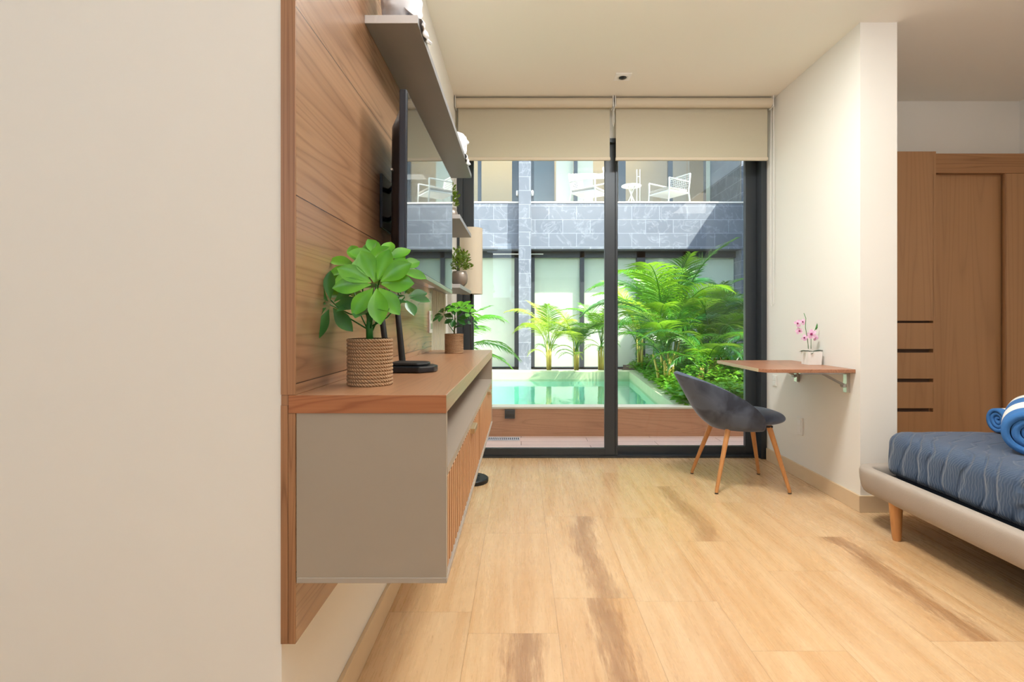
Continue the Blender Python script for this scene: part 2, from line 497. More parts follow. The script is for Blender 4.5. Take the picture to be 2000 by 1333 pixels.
class MB:
    def __init__(s):
        s.bm = bmesh.new()

    def box(s, x0, x1, y0, y1, z0, z1, bevel=0.0, seg=2):
        vs = [s.bm.verts.new((x, y, z)) for x in (x0, x1) for y in (y0, y1) for z in (z0, z1)]
        idx = [(0, 1, 3, 2), (4, 6, 7, 5), (0, 4, 5, 1), (2, 3, 7, 6), (0, 2, 6, 4), (1, 5, 7, 3)]
        fs = [s.bm.faces.new([vs[i] for i in f]) for f in idx]
        if bevel > 0:
            es = list({e for f in fs for e in f.edges})
            bmesh.ops.bevel(s.bm, geom=es, offset=bevel, segments=seg, profile=0.5, affect='EDGES')
        return s

    def prism(s, pts, z0, z1, bevel=0.0):
        """pts in xy, extruded in z"""
        lo = [s.bm.verts.new((p[0], p[1], z0)) for p in pts]
        hi = [s.bm.verts.new((p[0], p[1], z1)) for p in pts]
        n = len(pts)
        fs = [s.bm.faces.new(list(reversed(lo))), s.bm.faces.new(hi)]
        for i in range(n):
            fs.append(s.bm.faces.new((lo[i], lo[(i + 1) % n], hi[(i + 1) % n], hi[i])))
        if bevel > 0:
            es = list({e for f in fs for e in f.edges})
            bmesh.ops.bevel(s.bm, geom=es, offset=bevel, segments=2, profile=0.5, affect='EDGES')
        return s

    def tube(s, pts, rad, seg=10, caps=True, flat=1.0):
        pts = [Vector(p) for p in pts]
        rs = rad if isinstance(rad, (list, tuple)) else [rad] * len(pts)
        rings = []
        ref = None
        for i, p in enumerate(pts):
            d = (pts[min(i + 1, len(pts) - 1)] - pts[max(i - 1, 0)]).normalized()
            if ref is None:
                ref = Vector((0, 0, 1)) if abs(d.z) < 0.9 else Vector((1, 0, 0))
            a = d.cross(ref).normalized()
            b = a.cross(d).normalized()
            ref = b
            rings.append([s.bm.verts.new(p + (a * math.cos(2 * PI * k / seg) + b * math.sin(2 * PI * k / seg) * flat) * rs[i]) for k in range(seg)])
        for i in range(len(rings) - 1):
            for k in range(seg):
                s.bm.faces.new((rings[i][k], rings[i][(k + 1) % seg], rings[i + 1][(k + 1) % seg], rings[i + 1][k]))
        if caps:
            s.bm.faces.new(list(reversed(rings[0])))
            s.bm.faces.new(rings[-1])
        return s

    def lathe(s, prof, cx, cy, seg=32):
        rings = []
        for r, z in prof:
            if r < 1e-6:
                rings.append([s.bm.verts.new((cx, cy, z))])
            else:
                rings.append([s.bm.verts.new((cx + r * math.cos(2 * PI * k / seg), cy + r * math.sin(2 * PI * k / seg), z)) for k in range(seg)])
        for a, b in zip(rings, rings[1:]):
            for k in range(seg):
                k2 = (k + 1) % seg
                if len(a) == 1 and len(b) == 1:
                    continue
                if len(a) == 1:
                    s.bm.faces.new((a[0], b[k2], b[k]))
                elif len(b) == 1:
                    s.bm.faces.new((a[k], a[k2], b[0]))
                else:
                    s.bm.faces.new((a[k], a[k2], b[k2], b[k]))
        return s

    def grid(s, fn, nu, nv, wrap_u=False):
        g = [[s.bm.verts.new(fn(i / nu, j / nv)) for j in range(nv + 1)] for i in range(nu + (0 if wrap_u else 1))]
        m = len(g)
        for i in range(nu):
            for j in range(nv):
                s.bm.faces.new((g[i][j], g[(i + 1) % m][j], g[(i + 1) % m][j + 1], g[i][j + 1]))
        return s

    def build(s, name, mat, parent=None, smooth=False, recalc=True, keep=False):
        if recalc:
            bmesh.ops.recalc_face_normals(s.bm, faces=s.bm.faces[:])
        if parent is not None:
            L = top_root(parent).location
            if L.length > 0:
                bmesh.ops.translate(s.bm, vec=-L, verts=s.bm.verts[:])
        me = bpy.data.meshes.new(name)
        s.bm.to_mesh(me)
        s.bm.free()
        me.materials.append(mat)
        if smooth:
            for p in me.polygons:
                p.use_smooth = True
            if smooth == 'auto':
                try:
                    me.set_sharp_from_angle(angle=math.radians(35))
                except Exception:
                    pass
        o = bpy.data.objects.new(name, me)
        C.objects.link(o)
        if parent is not None:
            o.parent = parent
        return o


def tag(o, label=None, cat=None, group=None, kind=None):
    if label:
        o['label'] = label
    if cat:
        o['category'] = cat
    if group:
        o['group'] = group
    if kind:
        o['kind'] = kind
    return o


def thing(name, loc, label, cat, group=None):
    o = bpy.data.objects.new(name, None)
    C.objects.link(o)
    o.location = loc
    o.empty_display_size = 0.05
    return tag(o, label, cat, group)


def struct(o, label=None):
    return tag(o, label, None, None, 'structure')


def copy_tree(o, parent=None):
    c = o.copy()
    C.objects.link(c)
    c.parent = parent
    for ch in list(o.children):
        copy_tree(ch, c)
    return c


# ------------------------------------------------------------------ room shell
XL, XR, ZC = -0.50, 1.904, 2.75
YG = 4.168          # sliding door plane
YN = 1.109          # near end of the left wall block
YP = 2.99           # near end of the right pillar wall


def floor_planks():
    bm = bmesh.new()
    uvl = bm.loops.layers.uv.new('plank')
    cl = bm.loops.layers.float_color.new('plank_data')
    Wd, Ln = 0.3095, 0.862
    phase = {-1: 0.10, 0: 0.333, 1: 0.31, 2: 0.002, 3: 0.556, 4: 0.055}
    rnd = random.Random(5)
    streaks = {(0, 2): 0.9, (0, 1): 1.0, (-1, 1): 1.0, (2, 3): 0.75, (4, 2): 1.0, (1, 3): 0.12, (0, 3): 0.15, (5, 2): 0.2, (3, 2): 0.12}
    for r in range(-9, 13):
        x0 = 0.1275 + r * Wd
        x1 = x0 + Wd
        ph = phase.get(r, rnd.random() * Ln)
        x0c, x1c = max(x0, -2.6), min(x1, 3.82)
        if x1c <= x0c:
            continue
        for k in range(-5, 6):
            y0 = ph + k * Ln
            y1 = y0 + Ln
            a, b = max(y0, -3.0), min(y1, YG + 0.08)
            if b <= a:
                continue
            vs = [bm.verts.new(p) for p in ((x0c, a, 0), (x1c, a, 0), (x1c, b, 0), (x0c, b, 0))]
            f = bm.faces.new(vs)
            data = (rnd.random(), rnd.random(), streaks.get((r, k), 0.0), 1)
            for lp in f.loops:
                co = lp.vert.co
                lp[uvl].uv = ((co.x - x0) / Wd, (co.y - y0) / Ln)
                lp[cl] = data
    me = bpy.data.meshes.new('floor')
    bm.to_mesh(me)
    bm.free()
    me.materials.append(M['floor'])
    o = bpy.data.objects.new('floor', me)
    C.objects.link(o)
    return o


struct(floor_planks())
struct(MB().box(-2.7, 3.9, -3.1, YG + 0.25, -0.2, -0.004).build('floor_slab', M['paving']))
struct(MB().box(-2.7, 4.0, -3.1, YG + 0.3, ZC, ZC + 0.25).build('ceiling', M['ceiling']))
struct(MB().box(-2.6, XL, YN + 0.002, YG + 0.25, 0, ZC).build('wall_left', M['wall']))
struct(MB().box(XR, XR + 0.207, YP, YG + 0.25, 0, ZC).build('wall_right', M['wall']))
struct(MB().box(XR + 0.207, 4.0, 4.06, YG + 0.25, 0, ZC).build('wall_back', M['wall']))
struct(MB().box(3.80, 4.0, -3.1, 4.06, 0, ZC).build('wall_bedroom', M['wall']))
struct(MB().box(-2.8, -2.6, -3.1, YN + 0.1, 0, ZC).build('wall_hall', M['wall']))
struct(MB().box(-2.8, 4.0, -3.2, -3.0, 0, ZC).build('wall_rear', M['wall']))
struct(MB().box(XL, XR, YG - 0.03, YG + 0.25, 2.49, ZC).build('wall_lintel', M['wall']))
# unseen block added on the roof edge to keep sun off the deck
struct(MB().box(-4.5, 4.4, YG + 0.05, YG + 0.25, ZC, 3.3).build('wall_sun_blocker', M['wall']))
# travertine skirting
struct(MB().prism([(XR - 0.0003, YP - 0.0003), (XR - 0.0003, YG - 0.06), (XR - 0.014, YG - 0.06), (XR - 0.014, YP - 0.014), (XR + 0.206, YP - 0.014), (XR + 0.206, YP - 0.0003)], 0.001, 0.092).build('baseboard_right', M['skirting']))
struct(MB().box(XL, XL + 0.014, YN, YG - 0.06, 0.001, 0.092, 0.002).build('baseboard_left', M['skirting']))

# ------------------------------------------------------------------ sliding glass door
fz = 2.49
fr = struct(MB().box(XL, -0.455, YG - 0.04, YG + 0.10, 0.001, fz).box(1.862, XR, YG - 0.04, YG + 0.10, 0.001, fz)
            .box(XL, XR, YG - 0.04, YG + 0.10, fz - 0.03, fz + 0.001).box(-0.455, 1.862, YG - 0.005, YG + 0.10, 0.001, 0.018).build('door_1', M['frame']))
d1 = MB()
d1.box(-0.455, -0.373, YG + 0.005, YG + 0.045, 0.02, fz - 0.03, 0.002)
d1.box(0.655, 0.737, YG + 0.005, YG + 0.045, 0.02, fz - 0.03, 0.002)
d1.box(-0.373, 0.655, YG + 0.007, YG + 0.043, 0.02, 0.072)
d1.box(-0.373, 0.655, YG + 0.007, YG + 0.043, fz - 0.09, fz - 0.03)
d1 = d1.build('sliding_leaf', M['frame'], fr)
MB().box(-0.375, 0.657, YG + 0.022, YG + 0.028, 0.07, fz - 0.09).build('door_glass', M['glass'], d1)
MB().box(0.737, 0.757, YG + 0.0, YG + 0.05, 0.02, fz - 0.03, 0.003).build('brush_seal', M['frame'], d1)
d2 = MB()
d2.box(0.665, 0.757, YG + 0.052, YG + 0.092, 0.02, fz - 0.03, 0.002)
d2.box(1.777, 1.862, YG + 0.052, YG + 0.092, 0.02, fz - 0.03, 0.002)
d2.box(0.757, 1.777, YG + 0.054, YG + 0.090, 0.02, 0.078)
d2.box(0.757, 1.777, YG + 0.054, YG + 0.090, fz - 0.09, fz - 0.03)
d2 = d2.build('sliding_leaf', M['frame'], fr)
MB().box(0.755, 1.779, YG + 0.069, YG + 0.075, 0.076, fz - 0.09).build('door_glass', M['glass'], d2)

# ------------------------------------------------------------------ roller blinds
for (x0, x1, lab, sd) in ((-0.485, 0.678, 'cream roller blind partly lowered over the pane next to the tv wall', 0),
                          (0.705, 1.868, 'cream roller blind partly lowered over the pane above the folding table', 1)):
    b = thing('roller_blind', ((x0 + x1) / 2, 3.99, ZC), lab, 'blind', 'roller blinds over the sliding door')
    MB().tube([(x0, 3.985, 2.705), (x1, 3.985, 2.705)], 0.036, 24).build('blind_tube', M['blind_tube'], b, 'auto')
    MB().box(x0 + 0.01, x1 - 0.01, 4.019, 4.0205, 2.305, 2.705).build('blind_fabric', M['blind'], b)
    MB().box(x0 + 0.006, x1 - 0.006, 4.008, 4.030, 2.283, 2.309, 0.006).build('bottom_rail', M['blind_tube'], b)
    for bx in (x0 - 0.008, x1 + 0.002):
        MB().box(bx, bx + 0.006, 3.95, 4.03, 2.665, ZC - 0.001, 0.002).build('bracket', M['white'], b)
    cx = x1 + 0.012
    MB().tube([(cx, 3.965, 2.70), (cx, 3.96, 2.0), (cx, 3.965, 1.2), (cx, 3.985, 1.18), (cx, 4.005, 1.2), (cx, 4.01, 2.0), (cx, 4.005, 2.70)] if sd else
            [(cx, 3.965, 2.70), (cx, 3.96, 2.55), (cx, 3.985, 2.53), (cx, 4.01, 2.55), (cx, 4.005, 2.70)], 0.0022, 6).build('chain', M['white'], b)

# ------------------------------------------------------------------ ceiling spotlight
sp = thing('ceiling_spotlight', (0.695, 3.65, ZC), 'small square white recessed spotlight with a dark round eye in the ceiling', 'ceiling light')
MB().box(0.640, 0.750, 3.595, 3.705, ZC - 0.006, ZC - 0.0005, 0.002).build('trim_plate', M['trim_white'], sp)
MB().lathe([(0.0, ZC - 0.0075), (0.026, ZC - 0.0085), (0.030, ZC - 0.010), (0.036, ZC - 0.011), (0.038, ZC - 0.006)], 0.695, 3.65, 28).build('lamp_ring', M['white'], sp, True)
MB().lathe([(0.0, ZC - 0.020), (0.014, ZC - 0.018), (0.026, ZC - 0.012), (0.0275, ZC - 0.008)], 0.695, 3.65, 28).build('lens', M['black'], sp, True)

# ------------------------------------------------------------------ wood panelling on the left wall
PF = -0.469         # face of the panelling
wp = thing('wall_panelling', (XL, YN, 0.40), 'tall oak veneer panelling behind the television and hanging cabinet', 'wall panel')
MB().box(XL, PF, YN, 2.79, 0.9165, 2.20, 0.0012, 1).build('upper_panel', M['panel'], wp)
MB().box(XL, PF, YN, 2.79, 0.398, 0.8785, 0.0012, 1).build('lower_panel', M['panel'], wp)
MB().box(XL, PF - 0.0005, YN - 0.002, YN + 0.001, 0.917, 2.199).build('edge_band', M['edge_wood'], wp)
MB().box(XL, XL + 0.0148, YN - 0.002, YN + 0.001, 0.3985, 0.895).build('edge_band', M['edge_wood'], wp)
MB().box(XL + 0.0158, PF - 0.0005, YN - 0.002, YN + 0.001, 0.3985, 0.8782).build('edge_band', M['edge_wood'], wp)
MB().box(XL, XL + 0.0148, YN, YN + 0.3, 0.8787, 0.9163).build('filler_strip', M['edge_wood'], wp)

fl = MB()
fl.box(XL + 0.0003, XL + 0.012, 2.792, 3.33, 0.10, 2.20)
yy = 2.800
while yy < 3.31:
    fl.box(XL + 0.012, XL + 0.028, yy, yy + 0.040, 0.10, 2.20, 0.003, 1)
    yy += 0.062
tag(fl.build('fluted_panel', M['fluted']), 'grey beige vertically fluted wall strip between oak panelling and window', 'wall panel')

# ------------------------------------------------------------------ hanging cabinet
CR = -0.1557
Y1 = 2.857
cab = thing('hanging_cabinet', (-0.31, YN, 0.524), 'long wall-hung taupe media cabinet with oak top and slatted oak doors', 'cabinet')
ct = MB().box(XL + 0.0158, CR, YN - 0.0015, Y1, 0.8785, 0.9165, 0.0012, 1).build('countertop', M['counter'], cab)
MB().box(XL + 0.0165, CR - 0.0005, YN - 0.0030, YN - 0.0010, 0.8790, 0.9160).build('edge_band', M['counter_end'], ct)
body = MB()
body.box(PF + 0.001, CR - 0.0005, YN, YN + 0.018, 0.536, 0.8783)           # near side panel
body.box(PF + 0.001, CR - 0.0005, Y1 - 0.018, Y1, 0.536, 0.8783)
body.box(PF + 0.001, CR - 0.003, YN + 0.018, Y1 - 0.018, 0.745, 0.761)       # niche floor
body.box(PF + 0.001, PF + 0.010, YN + 0.018, Y1 - 0.018, 0.536, 0.8783)    # back
body.box(PF + 0.001, CR - 0.026, YN + 0.018, Y1 - 0.018, 0.536, 0.552)
body.box(PF + 0.012, CR - 0.026, 1.99, 2.008, 0.552, 0.745)
body.build('carcass', M['taupe'], cab)
MB().box(PF + 0.001, CR + 0.001, YN - 0.001, Y1 + 0.001, 0.524, 0.5358, 0.001, 1).build('base_board', M['taupe_dark'], cab)
MB().box(CR - 0.004, CR, YN + 0.0185, Y1 - 0.0185, 0.7445, 0.7612).build('front_lip', M['taupe'], cab)
for (ya, yb, hy) in ((YN + 0.020, 1.996, 1.677), (2.000, Y1 - 0.020, 2.53)):
    d = MB()
    d.box(CR - 0.024, CR - 0.019, ya, yb, 0.549, 0.742)
    y = ya
    while y + 0.024 < yb:
        d.box(CR - 0.020, CR + 0.0, y, y + 0.021, 0.549, 0.742, 0.001, 1)
        y += 0.037
    d = d.build('slatted_door', M['slat_wood'], cab)
    MB().box(CR - 0.002, CR + 0.014, hy - 0.05, hy + 0.05, 0.726, 0.742, 0.002).build('handle', M['brass'], d)

# ------------------------------------------------------------------ shelves
def shelf(name, x0, x1, y0, y1, z0, z1, label):
    s = thing(name, (x0, (y0 + y1) / 2, z0), label, 'shelf')
    MB().box(x0, x1, y0, y1, z0, z1, 0.001, 1).build('board', M['shelf_grey'], s)
    MB().box(x0, x1, y0 - 0.001, y0 + 0.0005, z0 + 0.0005, z1 - 0.0005).build('edge_band', M['shelf_light'], s)


shelf('wall_shelf', PF + 0.0005, -0.310, 1.595, 3.32, 1.963, 1.988, 'long grey wall shelf running above the television')
shelf('wall_shelf', -0.4715, -0.310, 2.69, 3.30, 1.589, 1.611, 'short grey wall shelf, upper of the two beside the television')
shelf('wall_shelf', -0.4715, -0.310, 2.69, 3.30, 1.239, 1.259, 'short grey wall shelf, lower of the two, holding the pewter pot')

# ------------------------------------------------------------------ television
tv = thing('television', (0, 0, 0), 'flat black television mounted sideways to the camera on oak wall', 'television')
TW, TH = 0.950, 0.548
t_ = 0.024
# local: screen in plane x=0 facing +x, y 0..TW, z 0..TH
MB().box(-t_, 0.0, 0, TW, 0, TH, 0.004).build('bezel', M['tv_side'], tv)
MB().box(-0.0005, 0.0012, 0.009, TW - 0.009, 0.014, TH - 0.009).build('screen', M['screen'], tv)
bk = MB()
bk.grid(lambda u, v: Vector((-t_ - 0.036 * min(1, 22 * min(u, 1 - u)) ** 0.6 * min(1, 9 * min(v, 1 - v)) ** 0.7, 0.012 + u * (TW - 0.024), 0.03 + v * (TH - 0.075))), 60, 36)
bk.build('back_cover', M['black'], tv, True)
vt = MB()
vt.box(-0.052, -t_, 0.06, TW - 0.06, 0.020, 0.052, 0.004)
for k in range(30):
    vt.box(-0.050, -0.026, 0.07 + k * 0.027, 0.083 + k * 0.027, 0.012, 0.021)
vt.build('speaker_grille', M['black_matte'], tv)
MB().box(-0.0255, 0.002, 0.004, TW - 0.004, -0.004, 0.012, 0.002).build('lower_trim', M['chrome'], tv)
MB().tube([(-0.045, -0.0, 0.30), (-0.045, 0.012, 0.30)], 0.0035, 8).build('screw', M['chrome'], tv)
tv.location = (-0.350, 1.612, 1.234)
dirv = Vector((0.018, 1.0, -0.030)).normalized()
tv.rotation_euler = dirv.to_track_quat('Y', 'Z').to_euler()

br = thing('wall_bracket', (PF, 1.85, 1.42), 'black metal swivel bracket between television back and oak panel', 'bracket')
MB().box(PF + 0.0005, PF + 0.010, 1.76, 1.96, 1.38, 1.56, 0.002).build('wall_plate', M['tv_side'], br)
MB().tube([(PF + 0.008, 1.85, 1.52), (PF + 0.040, 1.78, 1.52), (-0.414, 1.90, 1.52)], 0.009, 8).build('swing_arm', M['tv_side'], br, True)
MB().tube([(PF + 0.008, 1.85, 1.42), (PF + 0.040, 1.78, 1.42), (-0.414, 1.90, 1.42)], 0.009, 8).build('swing_arm', M['tv_side'], br, True)

# ------------------------------------------------------------------ router and cable
ro = thing('router', (-0.335, 1.63, 0.9165), 'black wifi router with two upright antennas on the cabinet top', 'router')
rb = MB()
rb.prism([(-0.415, 1.60), (-0.395, 1.572), (-0.300, 1.566), (-0.262, 1.60), (-0.256, 1.64), (-0.275, 1.685), (-0.400, 1.70), (-0.418, 1.68)], 0.9175, 0.936, 0.004)
rb.build('body', M['black'], ro)
rb = MB()
rb.prism([(-0.40, 1.61), (-0.385, 1.585), (-0.310, 1.58), (-0.280, 1.61), (-0.28, 1.65), (-0.300, 1.675), (-0.390, 1.685)], 0.9355, 0.946, 0.005)
rb.build('lid', M['black_matte'], ro)
for (bx, tx) in ((-0.380, -0.396), (-0.4265, -0.449)):
    a = MB()
    a.tube([(bx, 1.700, 0.922), (bx, 1.702, 0.945), ((bx + tx) / 2, 1.705, 1.02), (tx, 1.708, 1.098), (tx, 1.708, 1.106)], [0.0105, 0.0105, 0.0095, 0.0088, 0.004], 10, True, 1.0)
    a.build('antenna', M['black_matte'], ro, True)
cb = MB()
pts = []
for k in range(30):
    u = k / 29
    pts.append((PF + 0.006 + 0.002 * math.sin(u * 9), 2.02 + 0.02 * math.sin(u * 11 + 1) - 0.02 * u, 0.921 + u * 0.32))
cb.tube(pts, 0.0022, 6)
tag(cb.build('cable', M['black_matte'], None, True), 'thin dark cable hanging down the oak panel behind the router', 'cable')

# switch plate on the panel end
swp = thing('socket_plate', (PF, 2.73, 1.07), 'steel edged socket plate on oak panelling above the cabinet', 'socket')
MB().box(PF + 0.0003, PF + 0.009, 2.69, 2.765, 1.01, 1.123, 0.002).build('plate', M['white'], swp)
MB().box(PF + 0.0085, PF + 0.011, 2.705, 2.750, 1.03, 1.06, 0.001).box(PF + 0.0085, PF + 0.011, 2.705, 2.750, 1.075, 1.105, 0.001).build('socket', M['chrome'], swp)


# ------------------------------------------------------------------ rope pots with umbrella plants
def leaflet(bm, base, d, nrm, L, W, mat_i=0, cup=0.22, droop=0.16):
    """obovate leaflet from base along d, surface normal nrm"""
    d = d.normalized()
    side = d.cross(nrm)
    if side.length < 1e-4:
        side = d.orthogonal()
    side.normalize()
    n = side.cross(d).normalized()
    N = 8
    prof = [0.06, 0.30, 0.58, 0.82, 0.98, 1.0, 0.86, 0.55, 0.03]
    rows = []
    for i in range(N + 1):
        u = i / N
        c = base + d * (u * L) - n * (droop * L * u * u)
        hw = prof[i] * W / 2
        rows.append([bm.verts.new(c - side * hw + n * cup * hw), bm.verts.new(c - side * hw * 0.5 + n * cup * hw * 0.15), bm.verts.new(c - n * hw * 0.08),
                     bm.verts.new(c + side * hw * 0.5 + n * cup * hw * 0.15), bm.verts.new(c + side * hw + n * cup * hw)])
    for a, b in zip(rows, rows[1:]):
        for k in range(4):
            bm.faces.new((a[k], a[k + 1], b[k + 1], b[k]))


def cluster(root, center, nrm, n, L, W, rnd, mat, stem_from, name='leaf_cluster', tilt=0.25):
    mb = MB()
    nrm = Vector(nrm).normalized()
    a = nrm.orthogonal().normalized()
    b = nrm.cross(a)
    ph = rnd.random() * 6.28
    for k in range(n):
        t = ph + 2 * PI * k / n + rnd.uniform(-0.12, 0.12)
        d = a * math.cos(t) + b * math.sin(t) + nrm * (tilt + rnd.uniform(-0.12, 0.12))
        leaflet(mb.bm, Vector(center) + d * 0.012, d, nrm, L * rnd.uniform(0.82, 1.08), W * rnd.uniform(0.88, 1.1))
    o = mb.build(name, mat, root, True, recalc=False)
    st = MB()
    s0 = Vector(stem_from)
    e = Vector(center)
    mid = (s0 + e) / 2 + Vector((0, 0, -0.012))
    st.tube([s0, mid, e, e + nrm * 0.004], [0.0022, 0.0018, 0.0016, 0.001], 6)
    st.build('petiole', M['stem_green'], o, True)
    return o


def rope_pot(root, cx, cy, z0, r, h, n):
    mb = MB()
    rr = h / n / 2
    for k in range(n):
        z = z0 + rr + k * 2 * rr
        prof = []
        for j in range(9):
            t = -PI / 2 + PI * j / 8
            prof.append((r - rr + rr * math.cos(t), z + rr * math.sin(t)))
        mb.lathe(prof, cx, cy, 48)
    mb.build('rope_pot', M['rope'], root, True)
    MB().lathe([(r - rr * 1.2, z0 + 0.001), (r - rr * 1.2, z0 + h - rr * 0.6), (r - rr * 2.2, z0 + h - rr * 0.6), (r - rr * 2.2, z0 + h - 0.012), (0, z0 + h - 0.010)], cx, cy, 40).build('soil', M['soil'], root)


TOP = 0.9165
rnd = random.Random(21)
p1 = thing('potted_umbrella_plant', (-0.367, 1.293, TOP), 'larger glossy umbrella plant in a jute rope pot on cabinet end', 'potted plant', 'umbrella plants in rope pots')
cx, cy = -0.367, 1.293
rope_pot(p1, cx, cy, TOP, 0.0547, 0.112, 13)
MB().tube([(cx, cy, TOP + 0.09), (cx - 0.002, cy, TOP + 0.14), (cx + 0.002, cy, TOP + 0.19), (cx + 0.006, cy, TOP + 0.235)], [0.0085, 0.008, 0.0065, 0.003], 10).build('stem', M['stem_green'], p1, True)


def P1(x, y, dy=0.0):      # a point of the first plant at distance cy+dy
    s = F / (cy + dy)
    return Vector(((x - 1018) / s, cy + dy, H + (628 - y) / s))


sb = Vector((cx, cy, TOP + 0.12))
spec = [  # px, py, depth offset, normal, n, L, W, material
    (735, 556, -0.055, (0.05, -1.0, 0.30), 9, 0.088, 0.046, 'leaf'),
    (646, 596, -0.03, (-0.15, -1.0, 0.25), 8, 0.074, 0.032, 'leaf_dark'),
    (634, 574, 0.02, (-0.35, -0.8, 0.6), 6, 0.060, 0.028, 'leaf'),
    (702, 520, 0.01, (-0.15, -0.8, 0.7), 8, 0.070, 0.036, 'leaf'),
    (748, 512, 0.02, (0.15, -0.8, 0.7), 8, 0.070, 0.038, 'leaf'),
    (775, 528, 0.03, (0.35, -0.7, 0.6), 7, 0.060, 0.034, 'leaf'),
    (790, 582, 0.0, (0.35, -0.7, 0.8), 7, 0.060, 0.028, 'leaf_dark'),
    (724, 602, -0.02, (0.0, -0.35, 1.0), 8, 0.082, 0.034, 'leaf_dark'),
    (765, 560, 0.07, (0.3, 0.3, 1.0), 6, 0.070, 0.036, 'leaf_dark'),
    (690, 566, 0.06, (-0.3, 0.3, 1.0), 6, 0.070, 0.034, 'leaf_dark'),
]
for (px, py, dy, nr, n, L, W, m) in spec:
    cluster(p1, P1(px, py, dy), nr, n, L, W, rnd, M[m], sb + Vector((0, 0, rnd.uniform(0, 0.06))))

p2 = thing('potted_umbrella_plant', (-0.324, 2.57, TOP), 'smaller umbrella plant in a jute rope pot at cabinet far end', 'potted plant', 'umbrella plants in rope pots')
cx2, cy2 = -0.324, 2.57
rope_pot(p2, cx2, cy2, TOP, 0.0455, 0.094, 13)
MB().tube([(cx2, cy2, TOP + 0.08), (cx2 + 0.002, cy2, TOP + 0.13), (cx2 + 0.004, cy2, TOP + 0.18)], [0.004, 0.0035, 0.0025], 8).build('stem', M['stem_brown'], p2, True)


def P2(x, y, dy=0.0):
    s = F / (cy2 + dy)
    return Vector(((x - 1018) / s, cy2 + dy, H + (628 - y) / s))


sb2 = Vector((cx2, cy2, TOP + 0.10))
for (px, py, dy, nr, n, L, W, m) in [
    (868, 614, -0.02, (-0.5, -0.6, 0.7), 7, 0.054, 0.028, 'leaf_dark'), (898, 603, -0.03, (0.0, -0.5, 1.0), 8, 0.058, 0.032, 'leaf'),
    (915, 612, 0.0, (0.5, -0.5, 0.9), 7, 0.056, 0.028, 'leaf'), (890, 622, -0.03, (0.0, -0.8, 0.5), 7, 0.05, 0.027, 'leaf_dark'),
        (918, 628, 0.01, (0.7, -0.3, 0.6), 5, 0.045, 0.022, 'leaf_dark'), (882, 606, 0.04, (-0.2, 0.2, 1.0), 6, 0.055, 0.028, 'leaf')]:
    cluster(p2, P2(px, py, dy), nr, n, L, W, rnd, M[m], sb2 + Vector((0, 0, rnd.uniform(0, 0.05))))


# ------------------------------------------------------------------ small plants on the short shelves
def bushy(root, cx, cy, z0, rx, rz, n, rnd, mat, lw=(0.022, 0.011)):
    mb = MB()
    for k in range(n):
        d = Vector((rnd.gauss(0, 1), rnd.gauss(0, 1), abs(rnd.gauss(0, 1)) + 0.15)).normalized()
        q = rnd.uniform(0.35, 1.0)
        p = Vector((cx + d.x * rx * q, cy + d.y * rx * q, z0 + d.z * rz * q))
        dd = (d + Vector((rnd.uniform(-.7, .7), rnd.uniform(-.7, .7), rnd.uniform(-.2, .7)))).normalized()
        leaflet(mb.bm, p, dd, Vector((rnd.uniform(-1, 1), rnd.uniform(-1, 1), 1)), lw[0] * rnd.uniform(0.7, 1.2), lw[1] * rnd.uniform(0.8, 1.2), 0, 0.1, 0.1)
    return mb.build('foliage', mat, root, True, recalc=False)


v1 = thing('potted_shrub', (-0.336, 2.90, 1.259), 'bushy little plant in a round pewter pot on lower short shelf', 'potted plant')
MB().lathe([(0, 1.2595), (0.026, 1.2595), (0.040, 1.277), (0.0455, 1.300), (0.043, 1.325), (0.036, 1.342), (0.033, 1.342), (0.039, 1.322), (0.0, 1.318)], -0.336, 2.90, 32).build('pot', M['metal_vase'], v1, True)
bushy(v1, -0.336, 2.90, 1.345, 0.066, 0.12, 330, random.Random(3), M['shrub'])
MB().tube([(-0.336, 2.90, 1.32), (-0.336, 2.90, 1.40)], 0.003, 6).build('stem', M['stem_brown'], v1)
v2 = thing('potted_vine', (-0.375, 2.90, 1.611), 'thin leafy sprig in a vase on upper short shelf, mostly hidden by television', 'potted plant')
MB().lathe([(0, 1.6115), (0.025, 1.6115), (0.038, 1.63), (0.040, 1.655), (0.030, 1.685), (0.027, 1.685), (0.03, 1.66), (0, 1.655)], -0.385, 2.90, 28).build('pot', M['metal_vase'], v2, True)
bushy(v2, -0.375, 2.90, 1.69, 0.035, 0.145, 110, random.Random(4), M['shrub'], (0.024, 0.012))
MB().tube([(-0.385, 2.90, 1.66), (-0.38, 2.90, 1.74), (-0.37, 2.90, 1.80)], 0.002, 6).build('stem', M['stem_brown'], v2)


